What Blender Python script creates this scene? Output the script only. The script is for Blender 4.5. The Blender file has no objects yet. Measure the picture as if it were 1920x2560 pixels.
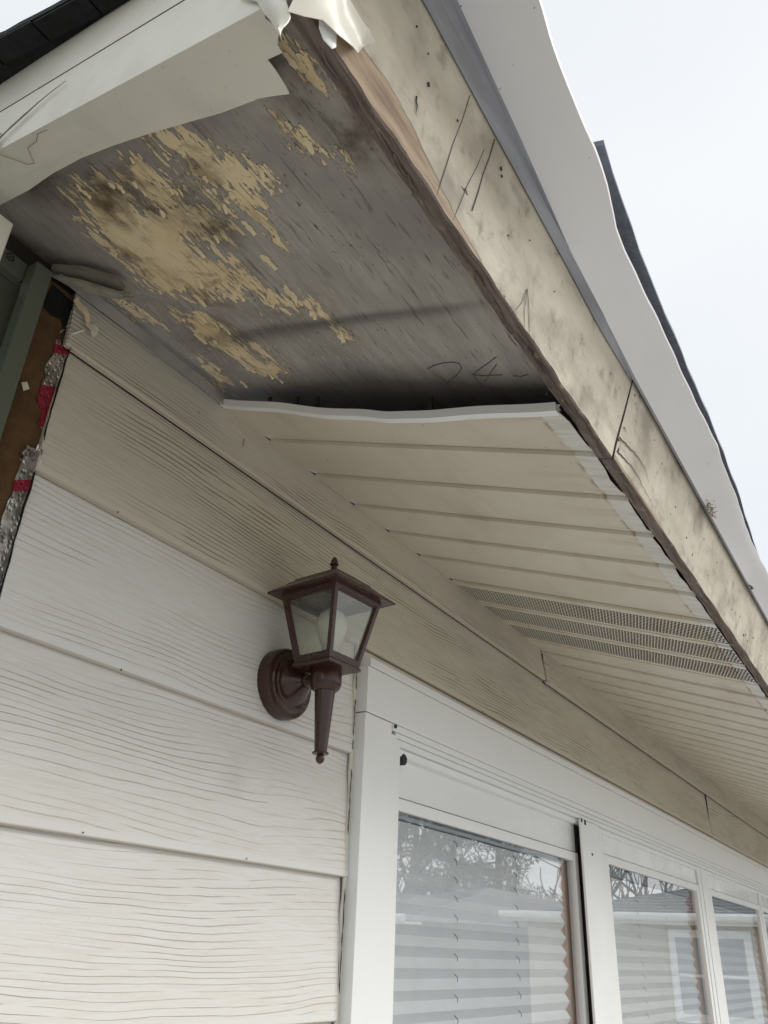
import bpy, bmesh, math, random
import numpy as np
from mathutils import Vector, Matrix
random.seed(7); rng = np.random.default_rng(7)
S = bpy.context.scene
col = S.collection
R = math.radians

# ------------------------------------------------------------------ camera
cam_d = bpy.data.cameras.new('camera'); cam = bpy.data.objects.new('camera', cam_d); col.objects.link(cam)
rx = Vector((0.52793637, -0.84843819, 0.03789243)); ry = Vector((-0.42048391, -0.22235846, 0.8796306)); rz = -Vector((0.73788649, 0.48032214, 0.47414573))
m3 = Matrix((rx, ry, rz)).transposed()
cam.matrix_world = Matrix.Translation((0, -1.0, 1.6)) @ m3.to_4x4()
cam_d.sensor_fit = 'HORIZONTAL'; cam_d.sensor_width = 36.0; cam_d.lens = 36.0*2020.57/1920.0
cam_d.clip_start = 0.02; cam_d.clip_end = 2000
S.camera = cam

# ------------------------------------------------------------------ sky, sun, exposure (overcast day)
SUN_EL, SUN_AZ = R(34), R(140)          # azimuth measured from +y towards +x
w = bpy.data.worlds.new('World'); S.world = w; w.use_nodes = True
nt = w.node_tree; N = nt.nodes; L = nt.links
N.clear()
out = N.new('ShaderNodeOutputWorld'); bg = N.new('ShaderNodeBackground'); sky = N.new('ShaderNodeTexSky')
sky.sky_type = 'NISHITA'; sky.sun_disc = False; sky.sun_elevation = SUN_EL; sky.sun_rotation = SUN_AZ
sky.air_density = 1.0; sky.dust_density = 3.0; sky.ozone_density = 1.0
tc = N.new('ShaderNodeTexCoord')
cn = N.new('ShaderNodeTexNoise'); cn.inputs['Scale'].default_value = 1.6; cn.inputs['Detail'].default_value = 3; cn.inputs['Roughness'].default_value = .45
mp = N.new('ShaderNodeMapping'); mp.inputs['Scale'].default_value = (1, 1, 2.2)
L.new(tc.outputs['Generated'], mp.inputs['Vector']); L.new(mp.outputs[0], cn.inputs['Vector'])
cr = N.new('ShaderNodeValToRGB')
cr.color_ramp.elements[0].position = .3; cr.color_ramp.elements[0].color = (5.6, 5.85, 6.1, 1)
cr.color_ramp.elements[1].position = .72; cr.color_ramp.elements[1].color = (6.15, 6.3, 6.4, 1)
L.new(cn.outputs['Fac'], cr.inputs['Fac'])
mix = N.new('ShaderNodeMix'); mix.data_type = 'RGBA'; mix.inputs[0].default_value = .93   # a closed cloud deck over the clear sky
L.new(sky.outputs['Color'], mix.inputs[6]); L.new(cr.outputs['Color'], mix.inputs[7])
L.new(mix.outputs[2], bg.inputs['Color']); bg.inputs['Strength'].default_value = .1
L.new(bg.outputs[0], out.inputs['Surface'])

sd = bpy.data.lights.new('sun', 'SUN'); so = bpy.data.objects.new('sun', sd); col.objects.link(so)
sd.energy = 1.5; sd.angle = R(24); sd.color = (1, .97, .92)
sdir = Vector((math.sin(SUN_AZ)*math.cos(SUN_EL), math.cos(SUN_AZ)*math.cos(SUN_EL), math.sin(SUN_EL)))
so.rotation_euler = sdir.to_track_quat('Z', 'Y').to_euler(); so.location = sdir*30

S.view_settings.view_transform = 'Standard'; S.view_settings.look = 'None'
S.view_settings.exposure = 0.66; S.view_settings.gamma = 1; S.view_settings.use_curve_mapping = False
S.cycles.max_bounces = 8; S.cycles.diffuse_bounces = 5; S.cycles.glossy_bounces = 4; S.cycles.transparent_max_bounces = 12

# ------------------------------------------------------------------ material helpers
class G:
    """small wrapper that makes node graphs short to write"""
    def __init__(s, name):
        s.m = bpy.data.materials.new(name); s.m.use_nodes = True
        s.t = s.m.node_tree; s.t.nodes.clear()
        s.o = s.t.nodes.new('ShaderNodeOutputMaterial')
        s.b = s.t.nodes.new('ShaderNodeBsdfPrincipled')
        s.t.links.new(s.b.outputs[0], s.o.inputs[0])
        s._tc = None
    def n(s, k): return s.t.nodes.new('ShaderNode'+k)
    def put(s, sock, v):
        if v is None: return
        if hasattr(v, 'is_output') or isinstance(v, bpy.types.NodeSocket): s.t.links.new(v, sock)
        elif isinstance(v, (tuple, list)) and len(v) == 3 and sock.type == 'RGBA': sock.default_value = (*v, 1)
        else: sock.default_value = v
    @property
    def tc(s):
        if s._tc is None: s._tc = s.n('TexCoord')
        return s._tc
    def obj(s): return s.tc.outputs['Object']
    def gen(s): return s.tc.outputs['Generated']
    def rnd(s): return s.n('ObjectInfo').outputs['Random']
    def map(s, v, sc=(1, 1, 1), loc=(0, 0, 0)):
        q = s.n('Mapping'); s.put(q.inputs['Vector'], v); q.inputs['Scale'].default_value = sc
        if isinstance(loc, tuple): q.inputs['Location'].default_value = loc
        else: s.put(q.inputs['Location'], loc)
        return q.outputs[0]
    def noise(s, v, sc=1, det=3, ro=.5, dist=0):
        q = s.n('TexNoise'); s.put(q.inputs['Vector'], v); q.inputs['Scale'].default_value = sc
        q.inputs['Detail'].default_value = det; q.inputs['Roughness'].default_value = ro; q.inputs['Distortion'].default_value = dist
        return q.outputs['Fac']
    def voro(s, v, sc=1, feat='F1'):
        q = s.n('TexVoronoi'); q.feature = feat; s.put(q.inputs['Vector'], v); q.inputs['Scale'].default_value = sc
        return q.outputs['Distance']
    def math(s, op, a, b=None, c=None, clamp=False):
        q = s.n('Math'); q.operation = op; q.use_clamp = clamp
        for i, x in enumerate((a, b, c)):
            if x is not None: s.put(q.inputs[i], x)
        return q.outputs[0]
    def sstep(s, v, a, b, lo=0., hi=1.):
        q = s.n('MapRange'); q.interpolation_type = 'SMOOTHSTEP'
        s.put(q.inputs[0], v)
        for i, x in ((1, a), (2, b), (3, lo), (4, hi)): s.put(q.inputs[i], x)
        return q.outputs[0]
    def mix(s, f, a, b, mode='MIX'):
        q = s.n('Mix'); q.data_type = 'RGBA'; q.blend_type = mode
        s.put(q.inputs[0], f); s.put(q.inputs[6], a); s.put(q.inputs[7], b)
        return q.outputs[2]
    def sep(s, v):
        q = s.n('SeparateXYZ'); s.put(q.inputs[0], v); return q.outputs
    def comb(s, x, y, z):
        q = s.n('CombineXYZ')
        for i, k in enumerate((x, y, z)): s.put(q.inputs[i], k)
        return q.outputs[0]
    def attr(s, name):
        q = s.n('Attribute'); q.attribute_name = name; return q.outputs['Fac']
    def bump(s, h, strength=.5, dist=.002):
        q = s.n('Bump'); s.put(q.inputs['Height'], h); q.inputs['Strength'].default_value = strength; q.inputs['Distance'].default_value = dist
        s.t.links.new(q.outputs[0], s.b.inputs['Normal'])
    def set(s, colr=None, rough=.6, spec=.5, metal=0.):
        if colr is not None: s.put(s.b.inputs['Base Color'], colr)
        s.put(s.b.inputs['Roughness'], rough); s.b.inputs['Specular IOR Level'].default_value = spec; s.put(s.b.inputs['Metallic'], metal)
        return s.m

def painted(name, c, rough=.4, dirt=.12, dcol=(.16, .13, .09), spec=.5, sc=9):
    """coil-coated or gloss painted surface: slight tone drift, specks and smudges"""
    g = G(name); o = g.obj()
    n1 = g.noise(o, sc, 4, .55); n2 = g.noise(o, sc*9, 3, .6); v = g.noise(o, 260, 1, .5)
    cc = g.mix(g.sstep(n1, .45, .8, 0, dirt), c, dcol)
    cc = g.mix(g.sstep(n2, .66, .74, 0, dirt*1.5), cc, dcol)
    cc = g.mix(g.sstep(v, .76, .8, 0, .5*min(1, dirt*5)), cc, (.05, .04, .03))
    g.bump(n1, .05, .003)
    return g.set(cc, g.sstep(n1, .3, .7, rough-.06, rough+.1), spec)

def siding_mat(name, base, groove, k=1.0, amt=.36, wmx=.125):
    """embossed wood-grain lap board"""
    g = G(name); r = g.rnd()
    rv = g.comb(g.math('MULTIPLY', r, 37.), g.math('MULTIPLY', r, 11.), g.math('MULTIPLY', r, 53.))
    p = g.map(g.obj(), (1, 1, 1), rv)
    x, y, z = g.sep(p)
    big = g.noise(g.map(p, (.9, .2, 4.2)), 1, 2, .45)
    mid = g.noise(g.map(p, (3.2, .2, 10)), 1, 2, .5)
    fine = g.noise(g.map(p, (22, 1, 50)), 1, 2, .5)
    ph = g.math('ADD', g.math('MULTIPLY', z, g.math('ADD', 88.*k, g.math('MULTIPLY', r, 44.*k))), g.math('MULTIPLY', big, 11.0))
    ph = g.math('ADD', ph, g.math('MULTIPLY', mid, 2.0)); ph = g.math('ADD', ph, g.math('MULTIPLY', fine, .16))
    fr = g.math('FRACT', ph)
    tri = g.math('ABSOLUTE', g.math('SUBTRACT', fr, .5))
    wdt = g.noise(g.map(p, (4, 1, 30)), 1, 2, .6)
    wid = g.sstep(wdt, .34, .66, .2*wmx, wmx)
    line = g.math('SUBTRACT', 1., g.sstep(tri, 0., wid))
    brk = g.sstep(g.noise(g.map(p, (5, 1, 100)), 1, 2, .5), .33, .47)
    sweep = g.sstep(g.noise(g.map(p, (1.7, 1, 9)), 1, 2, .5), .34, .58, .06, 1.)
    line = g.math('MULTIPLY', g.math('MULTIPLY', line, brk), sweep)
    gz = g.sep(g.gen())[2]
    face = g.sstep(gz, .045, .062); line = g.math('MULTIPLY', line, face)
    tone = g.noise(g.map(p, (2, 1, 4)), 1, 3, .5)
    dust = g.noise(p, 330, 1, .5)
    c = g.mix(g.sstep(tone, .3, .75, 0, .5), base, tuple(a*b for a, b in zip(base, (.93, .9, .85))))
    warm = g.sstep(g.noise(g.map(p, (3, 1, 3)), 1, 2), .35, .65)
    gc = g.mix(warm, groove, tuple(a*b for a, b in zip(groove, (1.1, .93, .85))))
    micro = g.noise(g.map(p, (14, 1, 260)), 1, 3, .6)
    c = g.mix(g.math('MULTIPLY', face, g.sstep(micro, .42, .62, .03, .16)), c, tuple(a*b for a, b in zip(groove, (1.25, 1.25, 1.25))))
    c = g.mix(g.math('MULTIPLY', line, amt), c, gc)
    c = g.mix(g.sstep(dust, .79, .82, 0, .7), c, (.12, .09, .06))
    lowdirt = g.math('MULTIPLY', g.sstep(gz, .014, .004), .6)
    c = g.mix(lowdirt, c, (.40, .33, .24))
    h = g.math('SUBTRACT', g.math('MULTIPLY', g.noise(g.map(p, (25, 1, 160)), 1, 2), .25), line)
    g.bump(h, .7, .0016)
    return g.set(c, .52, .35)

M = {}
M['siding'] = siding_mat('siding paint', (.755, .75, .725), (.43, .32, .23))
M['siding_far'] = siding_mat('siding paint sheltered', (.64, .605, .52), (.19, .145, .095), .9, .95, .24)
M['white'] = painted('white window metal', (.86, .865, .86), .34, .03)
M['white_gloss'] = painted('white sash vinyl', (.86, .86, .855), .2, .04, spec=.6)
M['caulk'] = painted('cream caulk', (.66, .64, .56), .5, .18, (.3, .24, .16), sc=30)
M['cream_metal'] = painted('ivory coil metal', (.77, .745, .65), .36, .16)
M['green'] = painted('sage green paint', (.115, .13, .095), .45, .15)
M['brown_lamp'] = painted('brown lamp enamel', (.043, .0155, .0098), .25, .14, (.15, .11, .085), spec=.55, sc=25)
M['gasket'] = painted('black rubber gasket', (.012, .012, .013), .6, .02)
M['tan_wood'] = painted('stained jamb wood', (.55, .34, .215), .5, .2, (.15, .08, .04))
M['steel'] = painted('old nail steel', (.05, .04, .035), .6, .2)
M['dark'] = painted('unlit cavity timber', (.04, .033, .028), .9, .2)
M['pencil'] = painted('pencil graphite', (.10, .095, .09), .6, .0)
M['room'] = painted('room plaster', (.10, .10, .10), .9, .05)
M['bulb'] = painted('frosted bulb glass', (.82, .81, .76), .3, .0)
M['paint_flake'] = painted('curled old cream paint', (.78, .65, .43), .6, .3, (.25, .17, .09), sc=40)
M['scrap'] = painted('torn vinyl', (.70, .65, .52), .5, .2)

def mk_tuff(name, base, dark, rough=.85, sc=20, bump=.4):
    g = G(name); o = g.obj(); n1 = g.noise(o, sc, 6, .65); n2 = g.noise(o, sc*12, 3, .6)
    c = g.mix(g.sstep(n1, .3, .7), dark, base); c = g.mix(g.sstep(n2, .55, .7, 0, .5), c, dark)
    g.bump(g.math('ADD', n1, g.math('MULTIPLY', n2, .4)), bump, .004)
    return g.set(c, rough, .3)
M['fibreboard'] = mk_tuff('brown fibreboard', (.13, .072, .033), (.085, .045, .02), sc=28)
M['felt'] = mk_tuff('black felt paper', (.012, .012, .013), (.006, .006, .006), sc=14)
M['shingle'] = mk_tuff('black shingle edge', (.016, .018, .02), (.008, .008, .009), .8, 30)
M['shingle_grey'] = mk_tuff('slate grey shingle', (.22, .24, .29), (.15, .165, .20), .85, 60)
M['concrete'] = mk_tuff('concrete drive', (.49, .48, .462), (.41, .40, .385), .9, 2)
M['lawn'] = mk_tuff('winter lawn', (.22, .21, .14), (.155, .155, .095), .95, 5)
M['bark'] = mk_tuff('grey bark', (.10, .085, .07), (.055, .045, .037), .9, 9)
M['needle'] = mk_tuff('pine needles', (.035, .055, .028), (.02, .035, .018), .9, 6)
M['roof_far'] = mk_tuff('weathered roof shingles', (.16, .15, .145), (.09, .085, .08), .9, 12)
M['brown_far'] = mk_tuff('dull brown siding', (.15, .13, .11), (.11, .095, .08), .7, 3, .05)
M['vinyl_far'] = mk_tuff('beige vinyl siding', (.52, .48, .41), (.47, .43, .37), .6, 3, .05)

# soffit vinyl; the strip that used to sit under the old trim stayed clean
g = G('ivory soffit vinyl'); gx, gy, gz = g.sep(g.obj())
n1 = g.noise(g.obj(), 5, 3, .5); n2 = g.noise(g.map(g.obj(), (60, 9, 9)), 1, 3, .6)
edge = g.math('ADD', gy, g.math('MULTIPLY', g.math('SUBTRACT', n2, .5), .012))
clean = g.sstep(edge, -.6525, -.6555)
tide = g.math('MULTIPLY', g.sstep(edge, -.644, -.6525), g.math('SUBTRACT', 1., clean))
c = g.mix(g.sstep(n1, .35, .75), (.68, .63, .525), (.625, .57, .465))
spot = g.noise(g.obj(), 120, 1, .5); c = g.mix(g.sstep(spot, .775, .80), c, (.13, .09, .05))
c = g.mix(g.sstep(g.noise(g.map(g.obj(), (3, 11, 11)), 1, 4, .6), .52, .75, 0, .3), c, (.42, .35, .24))
c = g.mix(g.math('MULTIPLY', tide, g.sstep(g.noise(g.obj(), 22, 2), .45, .62, .05, .75)), c, (.30, .19, .09))
smear = g.math('MULTIPLY', g.sstep(gy, -.50, -.66), g.sstep(g.noise(g.map(g.obj(), (22, 3, 3)), 1, 2), .5, .68, 0, .4))
c = g.mix(smear, c, (.42, .31, .18))
c = g.mix(clean, c, g.mix(g.sstep(n2, .45, .65), (.72, .70, .65), (.60, .58, .53)))
g.bump(n1, .1, .003)
M['soffit'] = g.set(c, .48, .4)

# old painted plywood, weathered grey with flaking cream paint
g = G('weathered plywood with flaking paint')
o = g.obj(); pa = g.attr('paint'); st = g.attr('stain'); bd = g.attr('band')
s1 = g.noise(g.map(o, (7, 55, 55)), 1, 5, .6); s2 = g.noise(g.map(o, (28, 300, 300)), 1, 3, .6); s3 = g.noise(o, 6, 4, .55)
wood = g.mix(g.sstep(s1, .28, .72), (.35, .318, .285), (.45, .415, .375))
wood = g.mix(g.sstep(s3, .38, .66, 0, .8), wood, (.285, .257, .238))
dk = g.noise(g.map(o, (16, 130, 130)), 1, 4, .7)
wood = g.mix(g.sstep(dk, .66, .74, 0, .45), wood, (.045, .036, .032))
chk = g.noise(g.map(o, (9, 190, 190), (7, 2, 3)), 1, 3, .6)
wood = g.mix(g.sstep(chk, .655, .685, 0, .6), wood, (.05, .04, .036))
lt = g.noise(g.map(o, (26, 170, 170), (3, 5, 1)), 1, 3, .6)
ltm = g.math('MULTIPLY', g.sstep(lt, .60, .65), g.attr('fleck'))
wood = g.mix(g.math('MULTIPLY', ltm, .8), wood, (.55, .50, .42))
e1 = g.noise(g.map(o, (13, 42, 42)), 1, 5, .62); e2 = g.noise(g.map(o, (38, 130, 130)), 1, 4, .65)
fld = g.math('ADD', pa, g.math('ADD', g.math('MULTIPLY', g.math('SUBTRACT', e1, .5), 1.5), g.math('MULTIPLY', g.math('SUBTRACT', e2, .5), 1.45)))
pm = g.sstep(fld, .5, .53)
rim = g.math('MULTIPLY', g.sstep(fld, .44, .50), g.math('SUBTRACT', 1., pm))
pc = g.mix(g.sstep(g.noise(o, 11, 4), .35, .7), (.85, .71, .47), (.75, .59, .36))
pc = g.mix(g.sstep(g.noise(g.map(o, (14, 60, 60)), 1, 4, .6), .56, .68, 0, .7), pc, (.50, .37, .21))
c = g.mix(g.math('MULTIPLY', rim, .55), wood, (.06, .05, .042))
c = g.mix(pm, c, pc)
sn = g.math('MULTIPLY', st, g.sstep(g.noise(o, 24, 5, .65), .3, .62, .15, 1.))
brn = g.math('MULTIPLY', g.sstep(pa, .02, .5), g.sstep(g.noise(o, 17, 5, .65, .6), .50, .68, 0, .65))
c = g.mix(brn, c, (.20, .135, .075))
spk = g.noise(g.map(o, (70, 130, 130)), 1, 3, .65)
c = g.mix(g.math('MULTIPLY', g.sstep(spk, .64, .69), g.sstep(g.noise(o, 7, 2), .42, .6, .1, .8)), c, (.06, .047, .038))
c = g.mix(g.math('MULTIPLY', sn, .85), c, (.085, .055, .03))
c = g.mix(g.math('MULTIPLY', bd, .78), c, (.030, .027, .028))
hh = g.math('ADD', g.math('MULTIPLY', pm, 1.), g.math('ADD', g.math('MULTIPLY', s2, .35), g.math('MULTIPLY', g.sstep(dk, .6, .7), -.7)))
g.bump(hh, .9, .0028)
M['ply'] = g.set(c, .55, .4)

# fascia timber: old cream paint, grimy, bare along the lower edge
def fascia_mat(name, peel_x):
    g = G(name); o = g.obj(); x, y, z = g.sep(o)
    n1 = g.noise(g.map(o, (5, 14, 14)), 1, 5, .6); n2 = g.noise(o, 32, 5, .65); n3 = g.noise(g.map(o, (12, 70, 70)), 1, 4, .6)
    c = g.mix(g.sstep(n1, .3, .72), (.47, .42, .335), (.64, .585, .485))
    c = g.mix(g.sstep(n2, .56, .72, 0, .55), c, (.22, .18, .13))
    c = g.mix(g.sstep(g.noise(o, 8, 4, .6), .46, .70, 0, .62), c, (.22, .19, .15))
    c = g.mix(g.math('MULTIPLY', g.sstep(g.noise(g.map(o, (11, 26, 26), (3, 1, 2)), 1, 5, .7), .52, .72), .42), c, (.19, .17, .15))
    sp = g.noise(g.map(o, (38, 75, 75)), 1, 2, .5); c = g.mix(g.sstep(sp, .73, .76, 0, .85), c, (.05, .04, .032))
    # bare wood where the paint has gone
    lim = g.sstep(x, peel_x[0], peel_x[1], peel_x[2], peel_x[3])
    hz = g.math('ADD', g.math('SUBTRACT', z, 2.293), g.math('MULTIPLY', g.math('SUBTRACT', n3, .5), .016))
    bare = g.math('SUBTRACT', 1., g.sstep(hz, lim, g.math('ADD', lim, .0018)))
    wd = g.mix(g.sstep(g.noise(g.map(o, (9, 90, 90)), 1, 5, .6), .3, .7), (.22, .15, .10), (.45, .345, .24))
    c = g.mix(bare, c, wd)
    g.bump(g.math('SUBTRACT', g.math('MULTIPLY', n3, .5), bare), .6, .002)
    return g.set(c, .7, .3)
M['fascia'] = fascia_mat('old cream fascia paint', (.38, .66, .034, .0005))
M['fascia_far'] = fascia_mat('old cream fascia paint, second board', (.9, 2.0, .007, -.004))
g = G('rotted bare timber'); o = g.obj()
n1 = g.noise(g.map(o, (10, 120, 120)), 1, 5, .65); n2 = g.noise(o, 40, 4, .6)
c = g.mix(g.sstep(n1, .3, .7), (.10, .078, .068), (.24, .19, .165)); c = g.mix(g.sstep(n2, .6, .68, 0, .6), c, (.36, .29, .21))
g.bump(n1, .8, .003); M['rotten'] = g.set(c, .85, .2)

# grey-white aluminium of the eave flashing
g = G('dull white flashing aluminium'); o = g.obj(); n1 = g.noise(g.map(o, (4, 12, 12)), 1, 3, .5)
c = g.mix(g.sstep(n1, .3, .7), (.81, .81, .825), (.85, .85, .86)); sp = g.noise(o, 90, 1); c = g.mix(g.sstep(sp, .79, .81), c, (.25, .14, .06))
g.bump(n1, .25, .006); M['flash'] = g.set(c, .42, .5)

# foil tape / foil-faced sheet with woven bumps and red print
g = G('dimpled foil with red print'); o = g.obj(); x, y, z = g.sep(o)
vv = g.voro(g.map(o, (150, 1, 105)), 1); nn = g.noise(o, 45, 3)
edge = g.math('SUBTRACT', z, g.math('MULTIPLY', g.math('ADD', x, .425), .5))
def band(a, b): return g.math('MULTIPLY', g.sstep(edge, a, a+.001), g.math('SUBTRACT', 1., g.sstep(edge, b, b+.001)))
red = g.math('MAXIMUM', g.math('MAXIMUM', band(2.618, 2.637), band(2.478, 2.555)), band(2.363, 2.384))
c = g.mix(g.sstep(nn, .4, .7), (.62, .60, .57), (.30, .28, .26)); c = g.mix(red, c, (.30, .022, .045))
g.bump(g.math('ADD', g.sstep(vv, .0, .5), g.math('MULTIPLY', nn, .6)), .8, .004)
M['foil'] = g.set(c, .33, .5, g.math('SUBTRACT', .85, g.math('MULTIPLY', red, .6)))

# window glass: clear sheet, mirror by Fresnel
def glass_mat(name, f0=.17, tint=(.98, .985, .985), wave=.05):
    g = G(name); t = g.t; t.nodes.remove(g.b)
    ge = g.n('NewGeometry'); dp = g.n('VectorMath'); dp.operation = 'DOT_PRODUCT'
    t.links.new(ge.outputs['Normal'], dp.inputs[0]); t.links.new(ge.outputs['Incoming'], dp.inputs[1])
    c = g.math('SUBTRACT', 1., g.math('ABSOLUTE', dp.outputs['Value']), clamp=True)
    fr = g.math('ADD', f0, g.math('MULTIPLY', 1-f0, g.math('POWER', c, 5.)))
    mx = g.n('MixShader'); tr = g.n('BsdfTransparent'); gl = g.n('BsdfGlossy'); gl.inputs['Roughness'].default_value = 0
    bp = g.n('Bump'); bp.inputs['Strength'].default_value = wave; bp.inputs['Distance'].default_value = .01
    t.links.new(g.noise(g.obj(), 2.3, 1), bp.inputs['Height']); t.links.new(bp.outputs[0], gl.inputs['Normal'])
    tr.inputs[0].default_value = (*tint, 1); gl.inputs[0].default_value = (.96, .97, .98, 1)
    t.links.new(fr, mx.inputs[0]); t.links.new(tr.outputs[0], mx.inputs[1]); t.links.new(gl.outputs[0], mx.inputs[2]); t.links.new(mx.outputs[0], g.o.inputs[0])
    return g.m
M['glass'] = glass_mat('window glass')
M['lamp_glass'] = glass_mat('lamp glass', .075, (.86, .87, .84), .03)
g = G('white pleated cloth'); n1 = g.noise(g.obj(), 9, 2); M['blind'] = g.set(g.mix(g.sstep(n1, .3, .7), (.86, .88, .90), (.82, .84, .86)), .9, .1)
g = G('grey headrail'); M['headrail'] = g.set((.33, .36, .39), .5)
g = G('cobweb silk'); n1 = g.noise(g.obj(), 60, 2); M['web'] = g.set(g.mix(n1, (.22, .17, .12), (.40, .33, .25)), .95, .1)

# ------------------------------------------------------------------ mesh helpers
ORG = {}
class MB:
    def __init__(s): s.v = []; s.f = []; s.mi = []
    def add(s, verts, faces, mi=0):
        k = len(s.v); s.v += [tuple(p) for p in verts]; s.f += [tuple(i+k for i in f) for f in faces]; s.mi += [mi]*len(faces)
    def box(s, x0, x1, y0, y1, z0, z1, bev=0., mi=0):
        if bev <= 0:
            v = [(x, y, z) for x in (x0, x1) for y in (y0, y1) for z in (z0, z1)]
            s.add(v, [(0, 1, 3, 2), (4, 6, 7, 5), (0, 4, 5, 1), (2, 3, 7, 6), (0, 2, 6, 4), (1, 5, 7, 3)], mi); return
        bm = bmesh.new(); bmesh.ops.create_cube(bm, size=1)
        bmesh.ops.scale(bm, vec=(x1-x0, y1-y0, z1-z0), verts=bm.verts); bmesh.ops.translate(bm, vec=((x0+x1)/2, (y0+y1)/2, (z0+z1)/2), verts=bm.verts)
        bmesh.ops.bevel(bm, geom=bm.edges[:], offset=bev, segments=2, profile=.6, affect='EDGES')
        bm.verts.index_update(); s.add([q.co for q in bm.verts], [[q.index for q in f.verts] for f in bm.faces], mi); bm.free()
    def extrude_x(s, prof, x0, x1, n=1, mi=0, closed=True):
        """closed profile [(y,z)] swept along x"""
        k = len(prof); xs = [x0+(x1-x0)*i/n for i in range(n+1)]
        v = [(x, y, z) for x in xs for y, z in prof]; f = []
        for i in range(n):
            for j in range(k if closed else k-1): a = i*k+j; b = i*k+(j+1) % k; f.append((a, b, b+k, a+k))
        if closed: f += [tuple(range(k))[::-1], tuple(n*k+j for j in range(k))]
        s.add(v, f, mi)
    def tube(s, pts, r, n=8, mi=0, caps=True):
        pts = [Vector(p) for p in pts]; rr = r if isinstance(r, (list, tuple)) else [r]*len(pts)
        V = []; F = []
        for i, p in enumerate(pts):
            d = (pts[min(i+1, len(pts)-1)]-pts[max(i-1, 0)]).normalized()
            a = d.orthogonal().normalized() if i == 0 else (a0-d*a0.dot(d)).normalized()
            a0 = a; b = d.cross(a)
            V += [p+(a*math.cos(t)+b*math.sin(t))*rr[i] for t in (2*math.pi*j/n for j in range(n))]
        for i in range(len(pts)-1):
            for j in range(n): q = i*n; F.append((q+j, q+(j+1) % n, q+n+(j+1) % n, q+n+j))
        if caps: F += [tuple(range(n))[::-1], tuple((len(pts)-1)*n+j for j in range(n))]
        s.add(V, F, mi)
    def lathe(s, prof, c, axis='z', n=32, mi=0):
        """profile [(radius, along)] about an axis through c"""
        V = []; F = []
        for r_, h in prof:
            for j in range(n):
                t = 2*math.pi*j/n; a, b = r_*math.cos(t), r_*math.sin(t)
                V.append((c[0]+a, c[1]+b, c[2]+h) if axis == 'z' else (c[0]+a, c[1]+h, c[2]+b))
        for i in range(len(prof)-1):
            for j in range(n): F.append((i*n+j, i*n+(j+1) % n, (i+1)*n+(j+1) % n, (i+1)*n+j))
        F += [tuple(range(n))[::-1], tuple((len(prof)-1)*n+j for j in range(n))]
        s.add(V, F, mi)
    def slab(s, pts, n, th, mi=0):
        """polygon pts (planar or nearly) given thickness th along n"""
        n = Vector(n); k = len(pts); P = [Vector(p) for p in pts]; Q = [p+n*th for p in P]
        s.add(P+Q, [tuple(range(k)), tuple(range(k, 2*k))[::-1]]+[(i, (i+1) % k, k+(i+1) % k, k+i) for i in range(k)], mi)
    def grid(s, fn, nu, nv, th=None, mi=0):
        """surface fn(u,v)->point, optional thickness vector"""
        V = [Vector(fn(i/nu, j/nv)) for i in range(nu+1) for j in range(nv+1)]; w_ = nv+1
        F = [(i*w_+j, i*w_+j+1, (i+1)*w_+j+1, (i+1)*w_+j) for i in range(nu) for j in range(nv)]
        if th is not None:
            k = len(V); th = Vector(th); V += [p+th for p in V]; F += [tuple(q+k for q in f)[::-1] for f in F]
            ring = [(i, 0) for i in range(nu+1)]+[(nu, j) for j in range(1, nv+1)]+[(i, nv) for i in range(nu-1, -1, -1)]+[(0, j) for j in range(nv-1, 0, -1)]
            rr = [i*w_+j for i, j in ring]
            F += [(rr[q], rr[(q+1) % len(rr)], rr[(q+1) % len(rr)]+k, rr[q]+k) for q in range(len(rr))]
        s.add(V, F, mi)

def mesh_of(mb, name, mats, smooth=False, org=(0, 0, 0)):
    me = bpy.data.meshes.new(name)
    me.from_pydata([(p[0]-org[0], p[1]-org[1], p[2]-org[2]) for p in mb.v], [], mb.f)
    mats = mats if isinstance(mats, (list, tuple)) else [mats]
    for q in mats: me.materials.append(q)
    me.polygons.foreach_set('material_index', mb.mi)
    bm = bmesh.new(); bm.from_mesh(me); bmesh.ops.recalc_face_normals(bm, faces=bm.faces); bm.to_mesh(me); bm.free()
    if smooth:
        me.polygons.foreach_set('use_smooth', [True]*len(me.polygons))
        try: me.set_sharp_from_angle(angle=R(38))
        except Exception: pass
    me.update(); return me
def tag(o, label, cat, group=None):
    o['label'] = label; o['category'] = cat
    if group: o['group'] = group
def thing(name, loc, label, cat, group=None):
    o = bpy.data.objects.new(name, None); col.objects.link(o); o.location = loc; o.empty_display_size = .1
    ORG[o.name] = tuple(loc); tag(o, label, cat, group); return o
def part(name, mb, mat, parent=None, smooth=False, label=None, keep=False):
    """keep: material coordinates follow the thing; parts of a thing share its base"""
    org = ORG[parent.name] if parent else (0, 0, 0)
    o = bpy.data.objects.new(name, mesh_of(mb, name, mat, smooth, org)); col.objects.link(o)
    if parent: o.parent = parent
    ORG[o.name] = org
    if label: o['label'] = label
    return o
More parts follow.
